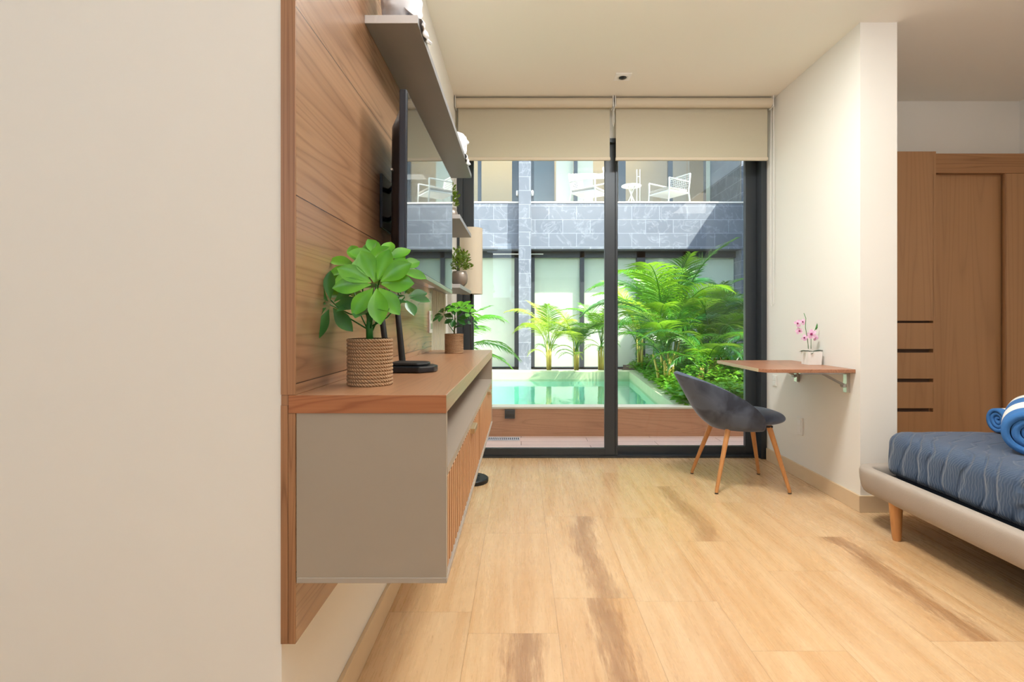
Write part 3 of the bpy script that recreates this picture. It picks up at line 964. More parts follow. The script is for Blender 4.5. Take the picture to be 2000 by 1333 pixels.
# ------------------------------------------------------------------ white crumpled bundles on the long shelf
def crumple(name, cx, cy, z0, rx, ry, hz, seed, label, drape=None):
    root = thing(name, (cx, cy, z0), label, 'cloth', 'white crumpled cloths on the long shelf')
    mb = MB()

    def fn(u, v):
        t = u * 2 * PI
        ph = v * PI
        w_ = math.sin(ph) ** 0.55
        x = math.copysign(abs(math.cos(t)) ** 0.75, math.cos(t)) * rx * w_
        y = math.copysign(abs(math.sin(t)) ** 0.75, math.sin(t)) * ry * w_
        z = (1 - math.cos(ph)) / 2 * hz
        p = Vector((cx + x, cy + y, z0 + 0.0005 + z))
        nz = noise.noise(p * 22 + Vector((seed, 0, 0))) * 0.016 + abs(noise.noise(p * 46 + Vector((0, seed, 0)))) * 0.012
        k = Vector((x, y, 0))
        if k.length > 1e-5:
            p += k.normalized() * nz * w_ - k.normalized() * 0.008
        p.z = max(p.z + noise.noise(p * 30) * 0.012 * math.sin(ph), z0 + 0.0005)
        return p
    mb.grid(fn, 64, 36, True)
    mb.build('bundle', M['plastic_white'], root, True)
    if drape:
        x0, y0, y1, zt, zb = drape
        mb = MB()

        def fd(u, v):
            y = y0 + (y1 - y0) * u
            fold = 0.004 * math.sin(u * 15) + 0.003 * noise.noise(Vector((u * 9, v * 7, seed)))
            if v < 0.35:
                q = v / 0.35
                return Vector((x0 - 0.045 + 0.049 * q + fold * 0.3, y, zt + 0.035 * (1 - q) ** 1.3 + 0.004))
            q = (v - 0.35) / 0.65
            return Vector((x0 + 0.006 + fold + 0.006 * math.sin(q * PI), y, zt + 0.004 - (zt - zb) * q * (0.55 + 0.45 * math.sin(u * PI + 0.4))))
        mb.grid(fd, 24, 16)
        o = mb.build('hanging_corner', M['plastic_white'], root, True)
        md = o.modifiers.new('thickness', 'SOLIDIFY')
        md.thickness = 0.002


crumple('crumpled_cloth', -0.382, 1.69, 1.988, 0.060, 0.075, 0.17, 3.1, 'white crumpled cloth bundle at the near end of long shelf', (-0.310, 1.62, 1.76, 1.988, 1.962))
crumple('crumpled_cloth', -0.352, 2.95, 1.988, 0.055, 0.075, 0.125, 9.7, 'white crumpled cloth bundle at the window end of long shelf', (-0.310, 2.93, 3.10, 1.988, 1.95))

# ------------------------------------------------------------------ floor lamp
lx, ly = -0.334, 3.55
fl_ = thing('floor_lamp', (lx, ly, 0), 'slim floor lamp with tall cream shade and round black base beside cabinet', 'floor lamp')
MB().lathe([(0, 0.001), (0.113, 0.001), (0.115, 0.006), (0.115, 0.024), (0.110, 0.030), (0.02, 0.034), (0.012, 0.045), (0, 0.045)], lx, ly, 48).build('base', M['black_matte'], fl_, 'auto')
MB().tube([(lx, ly, 0.04), (lx, ly, 1.60)], 0.008, 12).build('pole', M['black_matte'], fl_, True)
sh = MB()
sh.lathe([(0.076, 1.251), (0.076, 1.688), (0.0735, 1.688), (0.0735, 1.251), (0.076, 1.251)], lx, ly, 48)
sh.build('lamp_shade', M['shade'], fl_, 'auto')
MB().tube([(lx - 0.073, ly, 1.60), (lx + 0.073, ly, 1.60)], 0.002, 6).tube([(lx, ly - 0.073, 1.60), (lx, ly + 0.073, 1.60)], 0.002, 6).build('shade_ring', M['black_matte'], fl_)
MB().tube([(lx + 0.02, ly - 0.1, 0.033), (lx + 0.05, ly - 0.06, 0.038), (lx + 0.06, ly - 0.02, 0.045), (lx + 0.02, ly, 0.05)], 0.003, 6).build('cord', M['black_matte'], fl_, True)

# ------------------------------------------------------------------ folding wall desk
dk = thing('folding_desk', (XR, 3.38, 0.77), 'brown drop-leaf desk fixed to the white wall on steel brackets', 'desk')
mb = MB()
mb.prism([(XR - 0.001, 3.03), (XR - 0.001, 3.75), (1.395, 3.75), (1.375, 3.73), (1.378, 3.09), (1.40, 3.045), (1.44, 3.03)], 0.776, 0.796, 0.0015)
top = mb.build('desk_top', M['desk_top'], dk)
mb = MB()
mb.prism([(1.377, 3.09), (1.374, 3.09), (1.371, 3.73), (1.374, 3.733)], 0.7765, 0.7955)
mb.build('edge_band', M['desk_edge'], top)
for yb in (3.10, 3.66):
    k = MB()
    k.box(XR - 0.020, XR - 0.0003, yb - 0.018, yb + 0.018, 0.655, 0.775, 0.002)
    k.box(1.62, XR - 0.018, yb - 0.012, yb + 0.012, 0.762, 0.7755, 0.001)
    k.tube([(XR - 0.018, yb, 0.695), (1.755, yb, 0.764)], 0.0075, 8)
    k.tube([(XR - 0.03, yb - 0.014, 0.695), (XR - 0.03, yb + 0.014, 0.695)], 0.010, 10)
    k.build('bracket', M['chrome'], dk)
MB().tube([(1.62, 3.14, 0.768), (1.66, 3.25, 0.758), (1.70, 3.34, 0.752), (1.74, 3.42, 0.765), (1.78, 3.55, 0.770)], 0.005, 8).build('release_bar', M['black_matte'], dk, True)


def wall_socket(y, z, wy, hz, label):
    s = thing('wall_socket', (XR, y, z), label, 'socket', 'sockets on the desk wall')
    MB().box(XR - 0.009, XR - 0.0002, y - wy / 2, y + wy / 2, z - hz / 2, z + hz / 2, 0.002).build('plate', M['white'], s)
    MB().box(XR - 0.011, XR - 0.0085, y - wy * 0.28, y + wy * 0.28, z + hz * 0.06, z + hz * 0.36, 0.001).box(
        XR - 0.011, XR - 0.0085, y - wy * 0.28, y + wy * 0.28, z - hz * 0.36, z - hz * 0.06, 0.001).build('socket', M['pot_white'], s)


wall_socket(3.63, 0.355, 0.072, 0.118, 'white wall socket low on the wall behind the velvet chair')
wall_socket(3.99, 0.625, 0.060, 0.080, 'small white wall socket under the desk beside the glass door')

# ------------------------------------------------------------------ orchid
ox, oy, oz = 1.842, 3.38, 0.796
orr = thing('potted_orchid', (ox, oy, oz), 'small pink artificial orchid in a square white pot on desk', 'potted plant')
mb = MB()
lo, hi = 0.041, 0.046
vs = []
for (hw, z) in ((lo, oz + 0.0005), (hi, oz + 0.083), (hi - 0.005, oz + 0.083), (hi - 0.006, oz + 0.072)):
    vs.append([mb.bm.verts.new((ox + a * hw, oy + b * hw, z)) for a, b in ((-1, -1), (1, -1), (1, 1), (-1, 1))])
mb.bm.faces.new(vs[0])
mb.bm.faces.new(vs[-1])
for a, b in zip(vs, vs[1:]):
    for k in range(4):
        mb.bm.faces.new((a[k], a[(k + 1) % 4], b[(k + 1) % 4], b[k]))
mb.build('pot', M['pot_white'], orr)
mb = MB()
for (dx, dy, L, dr) in ((-1, -0.3, 0.085, 0.1), (1, -0.2, 0.075, 0.05), (-0.5, -1, 0.06, 0.35), (0.7, 0.8, 0.06, 0.2), (-0.9, 0.5, 0.07, 0.2)):
    leaflet(mb.bm, Vector((ox, oy, oz + 0.082)), Vector((dx, dy, 0.15)), Vector((0, 0, 1)), L, 0.03, 0, 0.3, dr)
mb.build('leaf_rosette', M['orchid_leaf'], orr, True, recalc=False)


def PO(x, y, dy=0.0):
    s = F / (oy + dy)
    return Vector(((x - 1018) / s, oy + dy, H + (628 - y) / s))


MB().tube([PO(1579, 682), PO(1577, 662), PO(1573, 640), PO(1574, 622), PO(1570, 612)], 0.0018, 6).build('flower_stem', M['stem_green'], orr, True)
MB().tube([PO(1584, 682), PO(1584, 662), PO(1588, 650), PO(1595, 640), PO(1596, 632)], 0.0016, 6).build('flower_stem', M['stem_green'], orr, True)
ro_ = random.Random(8)
for (px, py, dy, sz) in ((1558, 632, -0.01, 0.024), (1561, 647, 0.0, 0.024), (1568, 629, 0.01, 0.020), (1571, 660, -0.01, 0.021), (1585, 653, -0.015, 0.032), (1592, 660, 0.01, 0.02)):
    c = PO(px, py, dy)
    mb = MB()
    nr = Vector((-0.5 + ro_.uniform(-.4, .4), -1, 0.1))
    a = nr.orthogonal().normalized()
    b = nr.cross(a).normalized()
    for k in range(5):
        t = 2 * PI * k / 5 + ro_.random()
        leaflet(mb.bm, c, a * math.cos(t) + b * math.sin(t), nr, sz, sz * 0.8, 0, 0.1, 0.15)
    f = mb.build('flower', M['orchid'], orr, True, recalc=False)
    mb = MB()
    bmesh.ops.create_icosphere(mb.bm, subdivisions=2, radius=sz * 0.24, matrix=Matrix.Translation(c + nr.normalized() * 0.003))
    mb.build('flower_lip', M['orchid_core'], f, True)
MB().tube([PO(1593, 644), PO(1595, 640), PO(1596, 634)], [0.004, 0.006, 0.003], 6).build('bud', M['stem_green'], orr, True)

# ------------------------------------------------------------------ velvet chair (built facing +x at the origin)
ch = thing('velvet_chair', (0, 0, 0), 'blue grey velvet chair with shell back and four slim beech legs', 'chair')
feet = [(-0.234, 0.222), (-0.222, -0.215), (0.232, -0.215), (0.226, 0.205)]
tops = [(-0.115, 0.125), (-0.110, -0.125), (0.140, -0.13), (0.140, 0.13)]
for (fx, fy), (tx, ty) in zip(feet, tops):
    mb = MB()
    mb.tube([(fx, fy, 0.001), (fx * 0.995, fy * 0.995, 0.02), (tx, ty, 0.412)], [0.0095, 0.0105, 0.0175], 16)
    lg = mb.build('leg', M['leg_wood'], ch, 'auto')
    mb = MB()
    mb.tube([(fx, fy, 0.0005), (fx * 0.998, fy * 0.998, 0.007)], 0.0105, 16)
    mb.build('foot_cap', M['black_matte'], lg, 'auto')
# seat cushion: rounded superellipse
mb = MB()


def seat_fn(u, v):
    t = u * 2 * PI
    ph = v * PI
    ex = 0.7
    cxx = math.copysign(abs(math.cos(t)) ** ex, math.cos(t))
    syy = math.copysign(abs(math.sin(t)) ** ex, math.sin(t))
    w_ = math.sin(ph) ** 0.45
    z = -math.cos(ph)
    zz = 0.440 + (0.046 * z if z > 0 else 0.036 * z)
    x = 0.040 + 0.228 * cxx * w_
    return Vector((x, 0.225 * syy * w_, zz + 0.010 * (x / 0.24) * 1.0))


mb.grid(seat_fn, 56, 24, True)
mb.build('seat', M['velvet'], ch, True)
# shell back
mb = MB()
NTH, NV = 48, 16
TM = math.radians(112)


def shell_fn(u, v):
    th = -TM + 2 * TM * u
    k = max(0.0, math.cos(th * 90 / 112 * 1.0))
    htop = 0.430 + 0.305 * k ** 0.85
    z = 0.388 + (htop - 0.388) * v
    lean = (z - 0.40) * 0.52 * (0.35 + 0.65 * k)
    belly = 0.030 * math.sin(min(1, (z - 0.388) / 0.16) * PI / 2)
    r = 0.205 + belly + lean * 0.62
    rim = 1.0 - 0.10 * max(0, 1 - v * 7)
    x = 0.005 - math.cos(th) * r * rim - lean * 0.42 * k
    y = math.sin(th) * (r * 0.98) * rim * (1.0 - 0.35 * (v ** 2) * k * 0.5)
    return Vector((x, y, z))


mb.grid(shell_fn, NTH, NV)
o = mb.build('backrest', M['velvet'], ch, True)
md = o.modifiers.new('thickness', 'SOLIDIFY')
md.thickness = 0.026
md.offset = 0
md = o.modifiers.new('round', 'BEVEL')
md.width = 0.010
md.segments = 3
md.limit_method = 'ANGLE'
md.angle_limit = math.radians(50)
MB().box(-0.14, 0.16, -0.15, 0.15, 0.396, 0.408, 0.002).build('under_plate', M['black_matte'], ch)
ch.location = (1.432, 3.515, 0)
ch.rotation_euler = (0, 0, 0)

# ------------------------------------------------------------------ bed
bx0, by1, by0 = 1.78, 2.885, 0.72
bed = thing('bed', (2.6, 1.8, 0), 'low bed with beige linen rails and pale tapered wooden legs', 'bed')


def rail(points, name):
    """upholstered rail swept along points (xy), profile leaning outwards"""
    prof = [(-0.030, 0.172), (0.006, 0.168), (0.028, 0.180), (0.040, 0.215), (0.047, 0.270), (0.044, 0.298), (0.030, 0.308), (-0.010, 0.306), (-0.024, 0.296), (-0.030, 0.26)]
    mb = MB()
    rings = []
    for i, (x, y) in enumerate(points):
        a = Vector(points[max(i - 1, 0)])
        b = Vector(points[min(i + 1, len(points) - 1)])
        d = (b - a).normalized()
        n = Vector((d.y, -d.x))
        sc_ = 1.0
        rings.append([mb.bm.verts.new((x + n.x * o_ * sc_, y + n.y * o_ * sc_, z)) for o_, z in prof])
    for a, b in zip(rings, rings[1:]):
        for k in range(len(prof)):
            k2 = (k + 1) % len(prof)
            mb.bm.faces.new((a[k], a[k2], b[k2], b[k]))
    mb.bm.faces.new(rings[0])
    mb.bm.faces.new(list(reversed(rings[-1])))
    o = mb.build(name, M['linen'], bed, True)
    md = o.modifiers.new('s', 'SUBSURF')
    md.levels = md.render_levels = 1
    return o


pts = []
cxr, r_ = 0.065, 0.065
# walk clockwise seen from above so that the outward normal is on the right hand
xa, xb = bx0 + 0.045, 3.62
yt = by1 - 0.045
pts = [(xb, yt)]
for k in range(12):
    pts.append((xb - (xb - xa - r_) * (k + 1) / 12, yt))
for k in range(1, 9):
    t = PI / 2 * k / 8
    pts.append((xa + r_ - r_ * math.sin(t), yt - r_ + r_ * math.cos(t)))
for k in range(1, 16):
    pts.append((xa, yt - r_ - (yt - r_ - by0) * k / 15))
pts = list(reversed(pts))
# reversed order runs +y then +x : outward normal must point to -x then +y
_pts = pts
pr_ = [(-0.030, 0.172)]


def rail2():
    prof = [(-0.030, 0.172), (0.006, 0.168), (0.028, 0.180), (0.040, 0.215), (0.047, 0.270), (0.044, 0.298), (0.030, 0.308), (-0.010, 0.306), (-0.024, 0.296), (-0.030, 0.26)]
    mb = MB()
    rings = []
    P = _pts
    for i, (x, y) in enumerate(P):
        a = Vector(P[max(i - 1, 0)])
        b = Vector(P[min(i + 1, len(P) - 1)])
        d = (b - a).normalized()
        n = Vector((-d.y, d.x))
        rings.append([mb.bm.verts.new((x + n.x * o_, y + n.y * o_, z)) for o_, z in prof])
    for a, b in zip(rings, rings[1:]):
        for k in range(len(prof)):
            k2 = (k + 1) % len(prof)
            mb.bm.faces.new((a[k], a[k2], b[k2], b[k]))
    mb.bm.faces.new(rings[0])
    mb.bm.faces.new(list(reversed(rings[-1])))
    o = mb.build('upholstered_rail', M['linen'], bed, True)
    md = o.modifiers.new('s', 'SUBSURF')
    md.levels = md.render_levels = 1


rail2()
MB().box(bx0 + 0.07, 3.60, by0, by1 - 0.07, 0.185, 0.255).build('slat_base', M['black_matte'], bed)
for (x, y) in ((1.835, 2.60), (1.845, 0.80), (3.5, 2.60)):
    MB().tube([(x, y, 0.001), (x - 0.002, y, 0.02), (x - 0.004, y + 0.004, 0.195)], [0.018, 0.0205, 0.031], 20).build('leg', M['leg_wood'], bed, 'auto')


def soft_box(x0, x1, y0, y1, z0, z1, r, name, mat, parent, wave=0.0):
    nx, ny, nz = 44, 56, 10
    bm = bmesh.new()
    cache = {}

    def vert(i, j, k):
        key = (i, j, k)
        if key in cache:
            return cache[key]
        p = Vector((x0 + (x1 - x0) * i / nx, y0 + (y1 - y0) * j / ny, z0 + (z1 - z0) * k / nz))
        c = Vector((min(max(p.x, x0 + r), x1 - r), min(max(p.y, y0 + r), y1 - r), min(max(p.z, z0 + r * 0.6), z1 - r)))
        d = p - c
        if d.length > r:
            p = c + d.normalized() * r
        elif d.length > 1e-6:
            m = max(abs(d.x), abs(d.y), abs(d.z))
            p = c + d.normalized() * min(r, m)
        if wave:
            q = noise.noise(p * 5.0) * wave + noise.noise(p * 17.0) * wave * 0.4
            dd = d.normalized() if d.length > 1e-6 else Vector((0, 0, 1 if k == nz else 0))
            p = p + dd * q
        v = bm.verts.new(p)
        cache[key] = v
        return v
    for i in range(nx):
        for j in range(ny):
            bm.faces.new((vert(i, j, nz), vert(i + 1, j, nz), vert(i + 1, j + 1, nz), vert(i, j + 1, nz)))
            bm.faces.new((vert(i, j, 0), vert(i, j + 1, 0), vert(i + 1, j + 1, 0), vert(i + 1, j, 0)))
    for i in range(nx):
        for k in range(nz):
            bm.faces.new((vert(i, 0, k), vert(i + 1, 0, k), vert(i + 1, 0, k + 1), vert(i, 0, k + 1)))
            bm.faces.new((vert(i, ny, k), vert(i, ny, k + 1), vert(i + 1, ny, k + 1), vert(i + 1, ny, k)))
    for j in range(ny):
        for k in range(nz):
            bm.faces.new((vert(0, j, k), vert(0, j, k + 1), vert(0, j + 1, k + 1), vert(0, j + 1, k)))
            bm.faces.new((vert(nx, j, k), vert(nx, j + 1, k), vert(nx, j + 1, k + 1), vert(nx, j, k + 1)))
    m = MB()
    m.bm.free()
    m.bm = bm
    return m.build(name, mat, parent, True)


soft_box(1.925, 3.50, 0.78, 2.765, 0.256, 0.478, 0.04, 'mattress', M['mattress'], bed)
qo = soft_box(1.893, 3.53, 0.75, 2.795, 0.285, 0.502, 0.07, 'quilt', M['quilt'], None, 0.006)
tag(qo, 'navy blue quilted bedspread with wavy stitching covering the bed', 'bedspread')


def towel_roll(p0, p1, r, label, phase, per, end_first=True):
    p0 = Vector(p0)
    p1 = Vector(p1)
    root = thing('rolled_towel', (p0.x, p0.y, 0.502), label, 'towel', 'striped towels rolled on the bed')
    bm = bmesh.new()
    uvl = bm.loops.layers.uv.new('stripe')
    ax = (p1 - p0)
    L = ax.length
    ax.normalize()
    side = ax.cross(Vector((0, 0, 1))).normalized()
    up = side.cross(ax)
    turns = 2.7
    N, K = 150, 22
    rows = []
    for i in range(N + 1):
        u = i / N
        t = u * turns * 2 * PI
        rr = r * (0.10 + 0.90 * u)
        row = []
        for k in range(K + 1):
            q = k / K
            bulge = 1 - 0.06 * (2 * q - 1) ** 2 + 0.012 * noise.noise(Vector((q * 6, t, phase)))
            a = p0 + ax * (q * L + 0.012 * (1 - u) * (1 if end_first else -1)) + (side * math.cos(t + 0.8) * 1.06 + up * math.sin(t + 0.8) * 0.96) * rr * bulge
            row.append((bm.verts.new(a), q * L + phase))
        rows.append(row)
    for a, b in zip(rows, rows[1:]):
        for k in range(K):
            f = bm.faces.new((a[k][0], a[k + 1][0], b[k + 1][0], b[k][0]))
            for lp, val in zip(f.loops, (a[k][1], a[k + 1][1], b[k + 1][1], b[k][1])):
                lp[uvl].uv = (val * 0.105 / per, 0)
    m = MB()
    m.bm.free()
    m.bm = bm
    o = m.build('towel_cloth', M['towel'], root, True, recalc=False)
    md = o.modifiers.new('thickness', 'SOLIDIFY')
    md.thickness = r * 0.29
    md.offset = 0


towel_roll((2.135, 2.22, 0.603), (2.47, 2.56, 0.632), 0.098, 'thick blue and white striped towel roll, the front one on the bed', 0.19, 0.29)
towel_roll((2.405, 2.700, 0.572), (2.76, 2.66, 0.572), 0.063, 'blue and white striped towel roll peeking out behind the front towel', 0.09, 0.12)

# ------------------------------------------------------------------ wardrobe
wd = thing('wardrobe', (3.0, 3.9, 0), 'built-in oak wardrobe with drawer column and sliding doors behind bed', 'wardrobe')
YWc, YW = 3.805, 3.852
body = MB()
body.box(2.14, 2.18, YWc + 0.02, 4.055, 0.001, 2.285)
body.box(2.944, 2.964, YWc + 0.0, 4.055, 0.001, 2.285)
body.box(2.14, 3.798, 4.04, 4.055, 0.001, 2.285)
body.box(2.18, 2.944, YWc + 0.03, 4.04, 0.001, 0.62)
body.build('carcass', M['wardrobe'], wd)
MB().box(2.944, 3.798, YW, 4.04, 2.144, 2.285, 0.001, 1).build('header', M['wardrobe_h'], wd)
tz = H + (628 - 627) / 273.3
cd_ = MB().box(2.141, 2.947, YWc, YWc + 0.02, tz + 0.0, 2.285, 0.001, 1).build('door', M['wardrobe'], wd)
z = tz - 0.016
for k in range(6):
    z1 = z
    z0 = z1 - 0.186
    if k == 5:
        z0 = 0.02
    d = MB().box(2.141, 2.947, YWc, YWc + 0.02, max(z0, 0.02), z1, 0.001, 1).build('drawer', M['wardrobe'], wd)
    z = z0 - 0.026
    if z < 0.1:
        break
MB().box(2.20, 2.93, YWc + 0.024, YWc + 0.03, 0.02, tz).build('drawer_gap_shade', M['gap_shade'], wd)  # dark sheet behind the drawers, stands in for shade in the gaps
d = MB().box(2.966, 3.53, YW + 0.045, YW + 0.065, 0.02, 2.144).build('sliding_door', M['wardrobe'], wd)
MB().box(2.972, 2.985, YW + 0.040, YW + 0.046, 0.93, 1.055, 0.001).build('handle', M['black_matte'], d)
d = MB().box(3.505, 3.798, YW + 0.006, YW + 0.028, 0.02, 2.144, 0.001, 1).build('sliding_door', M['wardrobe'], wd)
MB().box(3.508, 3.514, YW + 0.003, YW + 0.0065, 0.02, 2.14).build('door_edge', M['edge_wood'], d)

# ================================================================== outside
DZ = -0.012
struct(MB().box(-4.5, 4.4, YG + 0.10, 5.02, -0.2, DZ).build('floor_deck', M['deck']))
pw = struct(MB().box(-4.5, 4.4, 5.01, 5.10, DZ, 0.245).build('wall_parapet_pool', M['parapet']))
struct(MB().box(-4.5, 4.4, 5.00, 5.16, 0.2455, 0.266, 0.003, 1).build('trim_1', M['stone']))
# basin
ZW = 0.135
px0 = -0.62
px1 = -0.76
inn = [(px0, 5.16), (1.50, 5.16), (1.56, 6.2), (1.68, 7.6), (1.74, 8.58), (px0, 8.58)]
outp = [(px1, 5.16), (1.66, 5.16), (1.74, 6.2), (1.86, 7.6), (1.95, 8.78), (px1, 8.78)]
mb = MB()
lo = [mb.bm.verts.new((p[0], p[1], -0.9)) for p in inn]
hi = [mb.bm.verts.new((p[0], p[1], 0.10)) for p in inn]
mb.bm.faces.new(lo)
for i in range(len(inn)):
    j = (i + 1) % len(inn)
    mb.bm.faces.new((lo[i], lo[j], hi[j], hi[i]))
struct(mb.build('floor_pool_basin', M['pool'], None, False, recalc=False))
mb = MB()
vi = [mb.bm.verts.new((p[0], p[1], 0.10)) for p in inn]
vi2 = [mb.bm.verts.new((p[0], p[1], 0.252)) for p in inn]
vo = [mb.bm.verts.new((p[0], p[1], 0.266)) for p in outp]
vo2 = [mb.bm.verts.new((p[0], p[1], 0.0)) for p in outp]
for i in range(1, len(inn)):
    j = (i + 1) % len(inn)
    mb.bm.faces.new((vi[i], vi[j], vi2[j], vi2[i]))
    mb.bm.faces.new((vi2[i], vi2[j], vo[j], vo[i]))
    mb.bm.faces.new((vo[i], vo[j], vo2[j], vo2[i]))
struct(mb.build('trim_2', M['pool_rim']))
mb = MB()
f = mb.bm.faces.new([mb.bm.verts.new((p[0], p[1], ZW)) for p in inn])
struct(mb.build('water', M['water']))
# planting bed right of the pool and strip behind it
mb = MB()
mb.prism([(1.70, 5.16), (4.38, 5.16), (4.38, 10.2), (1.95, 10.2), (1.90, 8.6), (1.80, 7.4), (1.72, 6.2)], -0.1, 0.235)
struct(mb.build('ground_planting_bed', M['soil']))
struct(MB().box(-4.2, -0.765, 5.165, 8.78, -0.1, 0.235).build('ground_planting_left', M['soil']))
struct(MB().box(-4.2, 1.93, 8.785, 9.05, -0.1, 0.225).build('ground_planting_strip', M['soil']))
struct(MB().box(-4.5, 1.95, 9.05, 10.35, -0.1, 0.13).build('ground_terrace', M['paving']))
struct(MB().box(4.38, 4.6, 5.0, 10.4, -0.1, 4.2).build('wall_courtyard_right', M['slate']))
struct(MB().box(-4.6, -4.2, YG + 0.25, 14.0, -0.1, 4.2).build('wall_courtyard_left', M['wall']))

# wall light + drain
wl = thing('wall_light', (-0.106, 5.0, 0.21), 'small square grey step light on the wooden pool wall', 'light')
MB().box(-0.154, -0.058, 4.975, 5.0095, 0.160, 0.240, 0.003).build('housing', M['frame'], wl)
MB().box(-0.146, -0.066, 4.9735, 4.976, 0.170, 0.205, 0.001).build('lens', M['black'], wl)
dg = thing('drain_grate', (-0.16, 4.87, DZ), 'narrow slotted floor drain at the foot of the pool wall', 'drain')
MB().box(-0.36, -0.02, 4.83, 4.93, DZ + 0.0005, DZ + 0.003).build('tray', M['black_matte'], dg)
g = MB()
g.box(-0.365, -0.015, 4.825, 4.833, DZ + 0.001, DZ + 0.008).box(-0.365, -0.015, 4.927, 4.935, DZ + 0.001, DZ + 0.008)
for k in range(20):
    g.box(-0.360 + k * 0.0178, -0.352 + k * 0.0178, 4.83, 4.93, DZ + 0.002, DZ + 0.008)
g.build('grate', M['shelf_light'], dg)

# ------------------------------------------------------------------ building across the courtyard
YB = 10.4
SB = F / YB


def bx(x):
    return (x - 1018) / SB


def bz(y):
    return H + (628 - y) / SB


bl = thing('building', (0, YB, 0.13), 'two storey slate clad building across the pool with balcony above', 'building')
MB().box(-4.2, 4.38, YB, YB + 0.5, bz(487), bz(397), 0.004, 1).build('slate_band', M['slate'], bl)
MB().box(-4.2, 4.38, YB - 0.01, YB + 2.2, bz(397) + 0.001, bz(397) + 0.03).build('balcony_floor', M['paving'], bl)
MB().box(bx(1013), bx(1037), YB - 0.16, YB + 0.3, 0.13, 6.2, 0.003, 1).build('pillar', M['slate'], bl)
MB().box(bx(1449), bx(1449) + 0.5, YB + 0.02, YB + 2.2, 0.13, 6.2).build('pillar', M['slate'], bl)


def window(x0, x1, z0, z1, y, fw, panes, mat_blind, cover=True):
    fr_ = MB()
    fr_.box(x0, x1, y, y + 0.08, z1 - 0.17, z1)
    fr_.box(x0, x1, y, y + 0.08, z0, z0 + 0.02)
    edges = [x0] + panes + [x1]
    for e in edges:
        a = max(x0, e - fw / 2) if e not in (x0, x1) else (x0 if e == x0 else x1 - fw)
        fr_.box(a, a + fw, y, y + 0.08, z0, z1)
    f_ = fr_.build('window', M['frame'], bl)
    MB().box(x0 + fw / 2, x1 - fw / 2, y + 0.035, y + 0.040, z0 + 0.01, z1 - 0.1).build('pane', M['glass_b'], f_)
    if cover:
        MB().box(x0 + fw, x1 - fw, y + 0.10, y + 0.105, z0 + 0.01, z1 - 0.01).build('window_blind', mat_blind, f_)


yl = YB + 0.30
sl = F / yl


def lx_(x):
    return (x - 1018) / sl


zt, zb_ = bz(487) + 0.001, 0.131
window(lx_(700), lx_(1013), zb_, H + (628 - 487) / sl, yl, 0.085, [lx_(860)], M['cream_blind'])
window(lx_(1036), lx_(1252), zb_, H + (628 - 487) / sl, yl, 0.085, [lx_(1137)], M['cream_blind'])
window(lx_(1252), lx_(1449), zb_, H + (628 - 487) / sl, yl, 0.085, [lx_(1338)], M['cream_blind'])
MB().box(-4.2, 4.38, yl + 0.12, yl + 0.3, 0.13, 2.6).build('inner_wall', M['cream'], bl)
# thin white rail of an awning just under the band
MB().box(bx(962), bx(1062), YB + 0.2, YB + 0.22, bz(495), bz(493)).build('rod', M['white'], bl)
# upper storey: set back windows
yu = 12.0
su = F / yu


def ux(x):
    return (x - 1018) / su


zu0, zu1 = bz(397) + 0.03, 6.0
for xs in ((933, 940), (1000, 1013), (1034, 1043), (1121, 1128), (1208, 1222), (1305, 1314), (1394, 1400)):
    MB().box(ux(xs[0]), ux(xs[1]), yu, yu + 0.08, zu0, zu1).build('window_mullion', M['frame'], bl)
MB().box(-4.2, ux(1400), yu + 0.03, yu + 0.036, zu0, zu1).build('pane', M['glass_b'], bl)
MB().box(ux(1087), ux(1121), yu + 0.15, yu + 0.17, zu0, zu1).build('curtain', M['cream'], bl)
MB().box(ux(1129), ux(1160), yu + 0.15, yu + 0.17, zu0, zu1).build('curtain', M['cream'], bl)
MB().box(ux(1384), ux(1395), yu + 0.15, yu + 0.17, zu0, zu1).build('curtain', M['cream'], bl)
MB().box(-4.2, 4.8, yu + 2.0, yu + 2.1, zu0, zu1 + 0.3).build('inner_wall', M['tan'], bl)
MB().box(-4.2, 4.8, YB + 0.1, yu + 2.1, 6.2, 6.4).build('roof', M['wall'], bl)
MB().box(ux(1400), 4.8, yu - 0.02, yu + 0.08, zu0, zu1).build('stair_wall', M['slate_dark'], bl)
MB().box(4.8, 4.9, yu - 0.02, yu + 2.1, zu0, 6.3).build('side_wall', M['wall'], bl)
MB().box(-4.3, -4.2, YB, yu + 2.1, zu0, 6.3).build('side_wall', M['wall'], bl)
MB().box(ux(1044), ux(1086), yu + 0.6, yu + 0.9, zu0, zu1).build('inner_wall', M['slate_dark'], bl)
for (x0, x1) in ((925, 1000), (1165, 1300)):
    MB().box(ux(x0), ux(x1), yu + 1.9, yu + 1.98, 4.15, 4.18).build('ceiling_cove', M['brass'], bl)
ww = area('upper_room_lamp', (0.8, yu + 1.2, 5.6), (0.8, yu + 1.9, 4.0), 5.0, 0.6, 55, (1.0, 0.80, 0.52))
gl_ = MB()
for (x0, x1) in ((700, 1012), (1038, 1342), (1344, 1448)):
    gl_.box(bx(x0), bx(x1), YB + 0.03, YB + 0.042, bz(397) + 0.001, bz(397) + 1.0)
gl_.build('glass_balustrade', M['glass_b'], bl)
for xx in (bx(1013) - 0.025, bx(1037) + 0.025):
    MB().lathe([(0, bz(384)), (0.022, bz(383)), (0.026, bz(378)), (0.022, bz(374)), (0, bz(373))], xx, YB - 0.05, 16).build('wall_lamp', M['white'], bl, True)
struct(MB().box(-4.2, 4.8, 10.9, 14.2, -0.1, 0.129).build('ground_building', M['paving']))


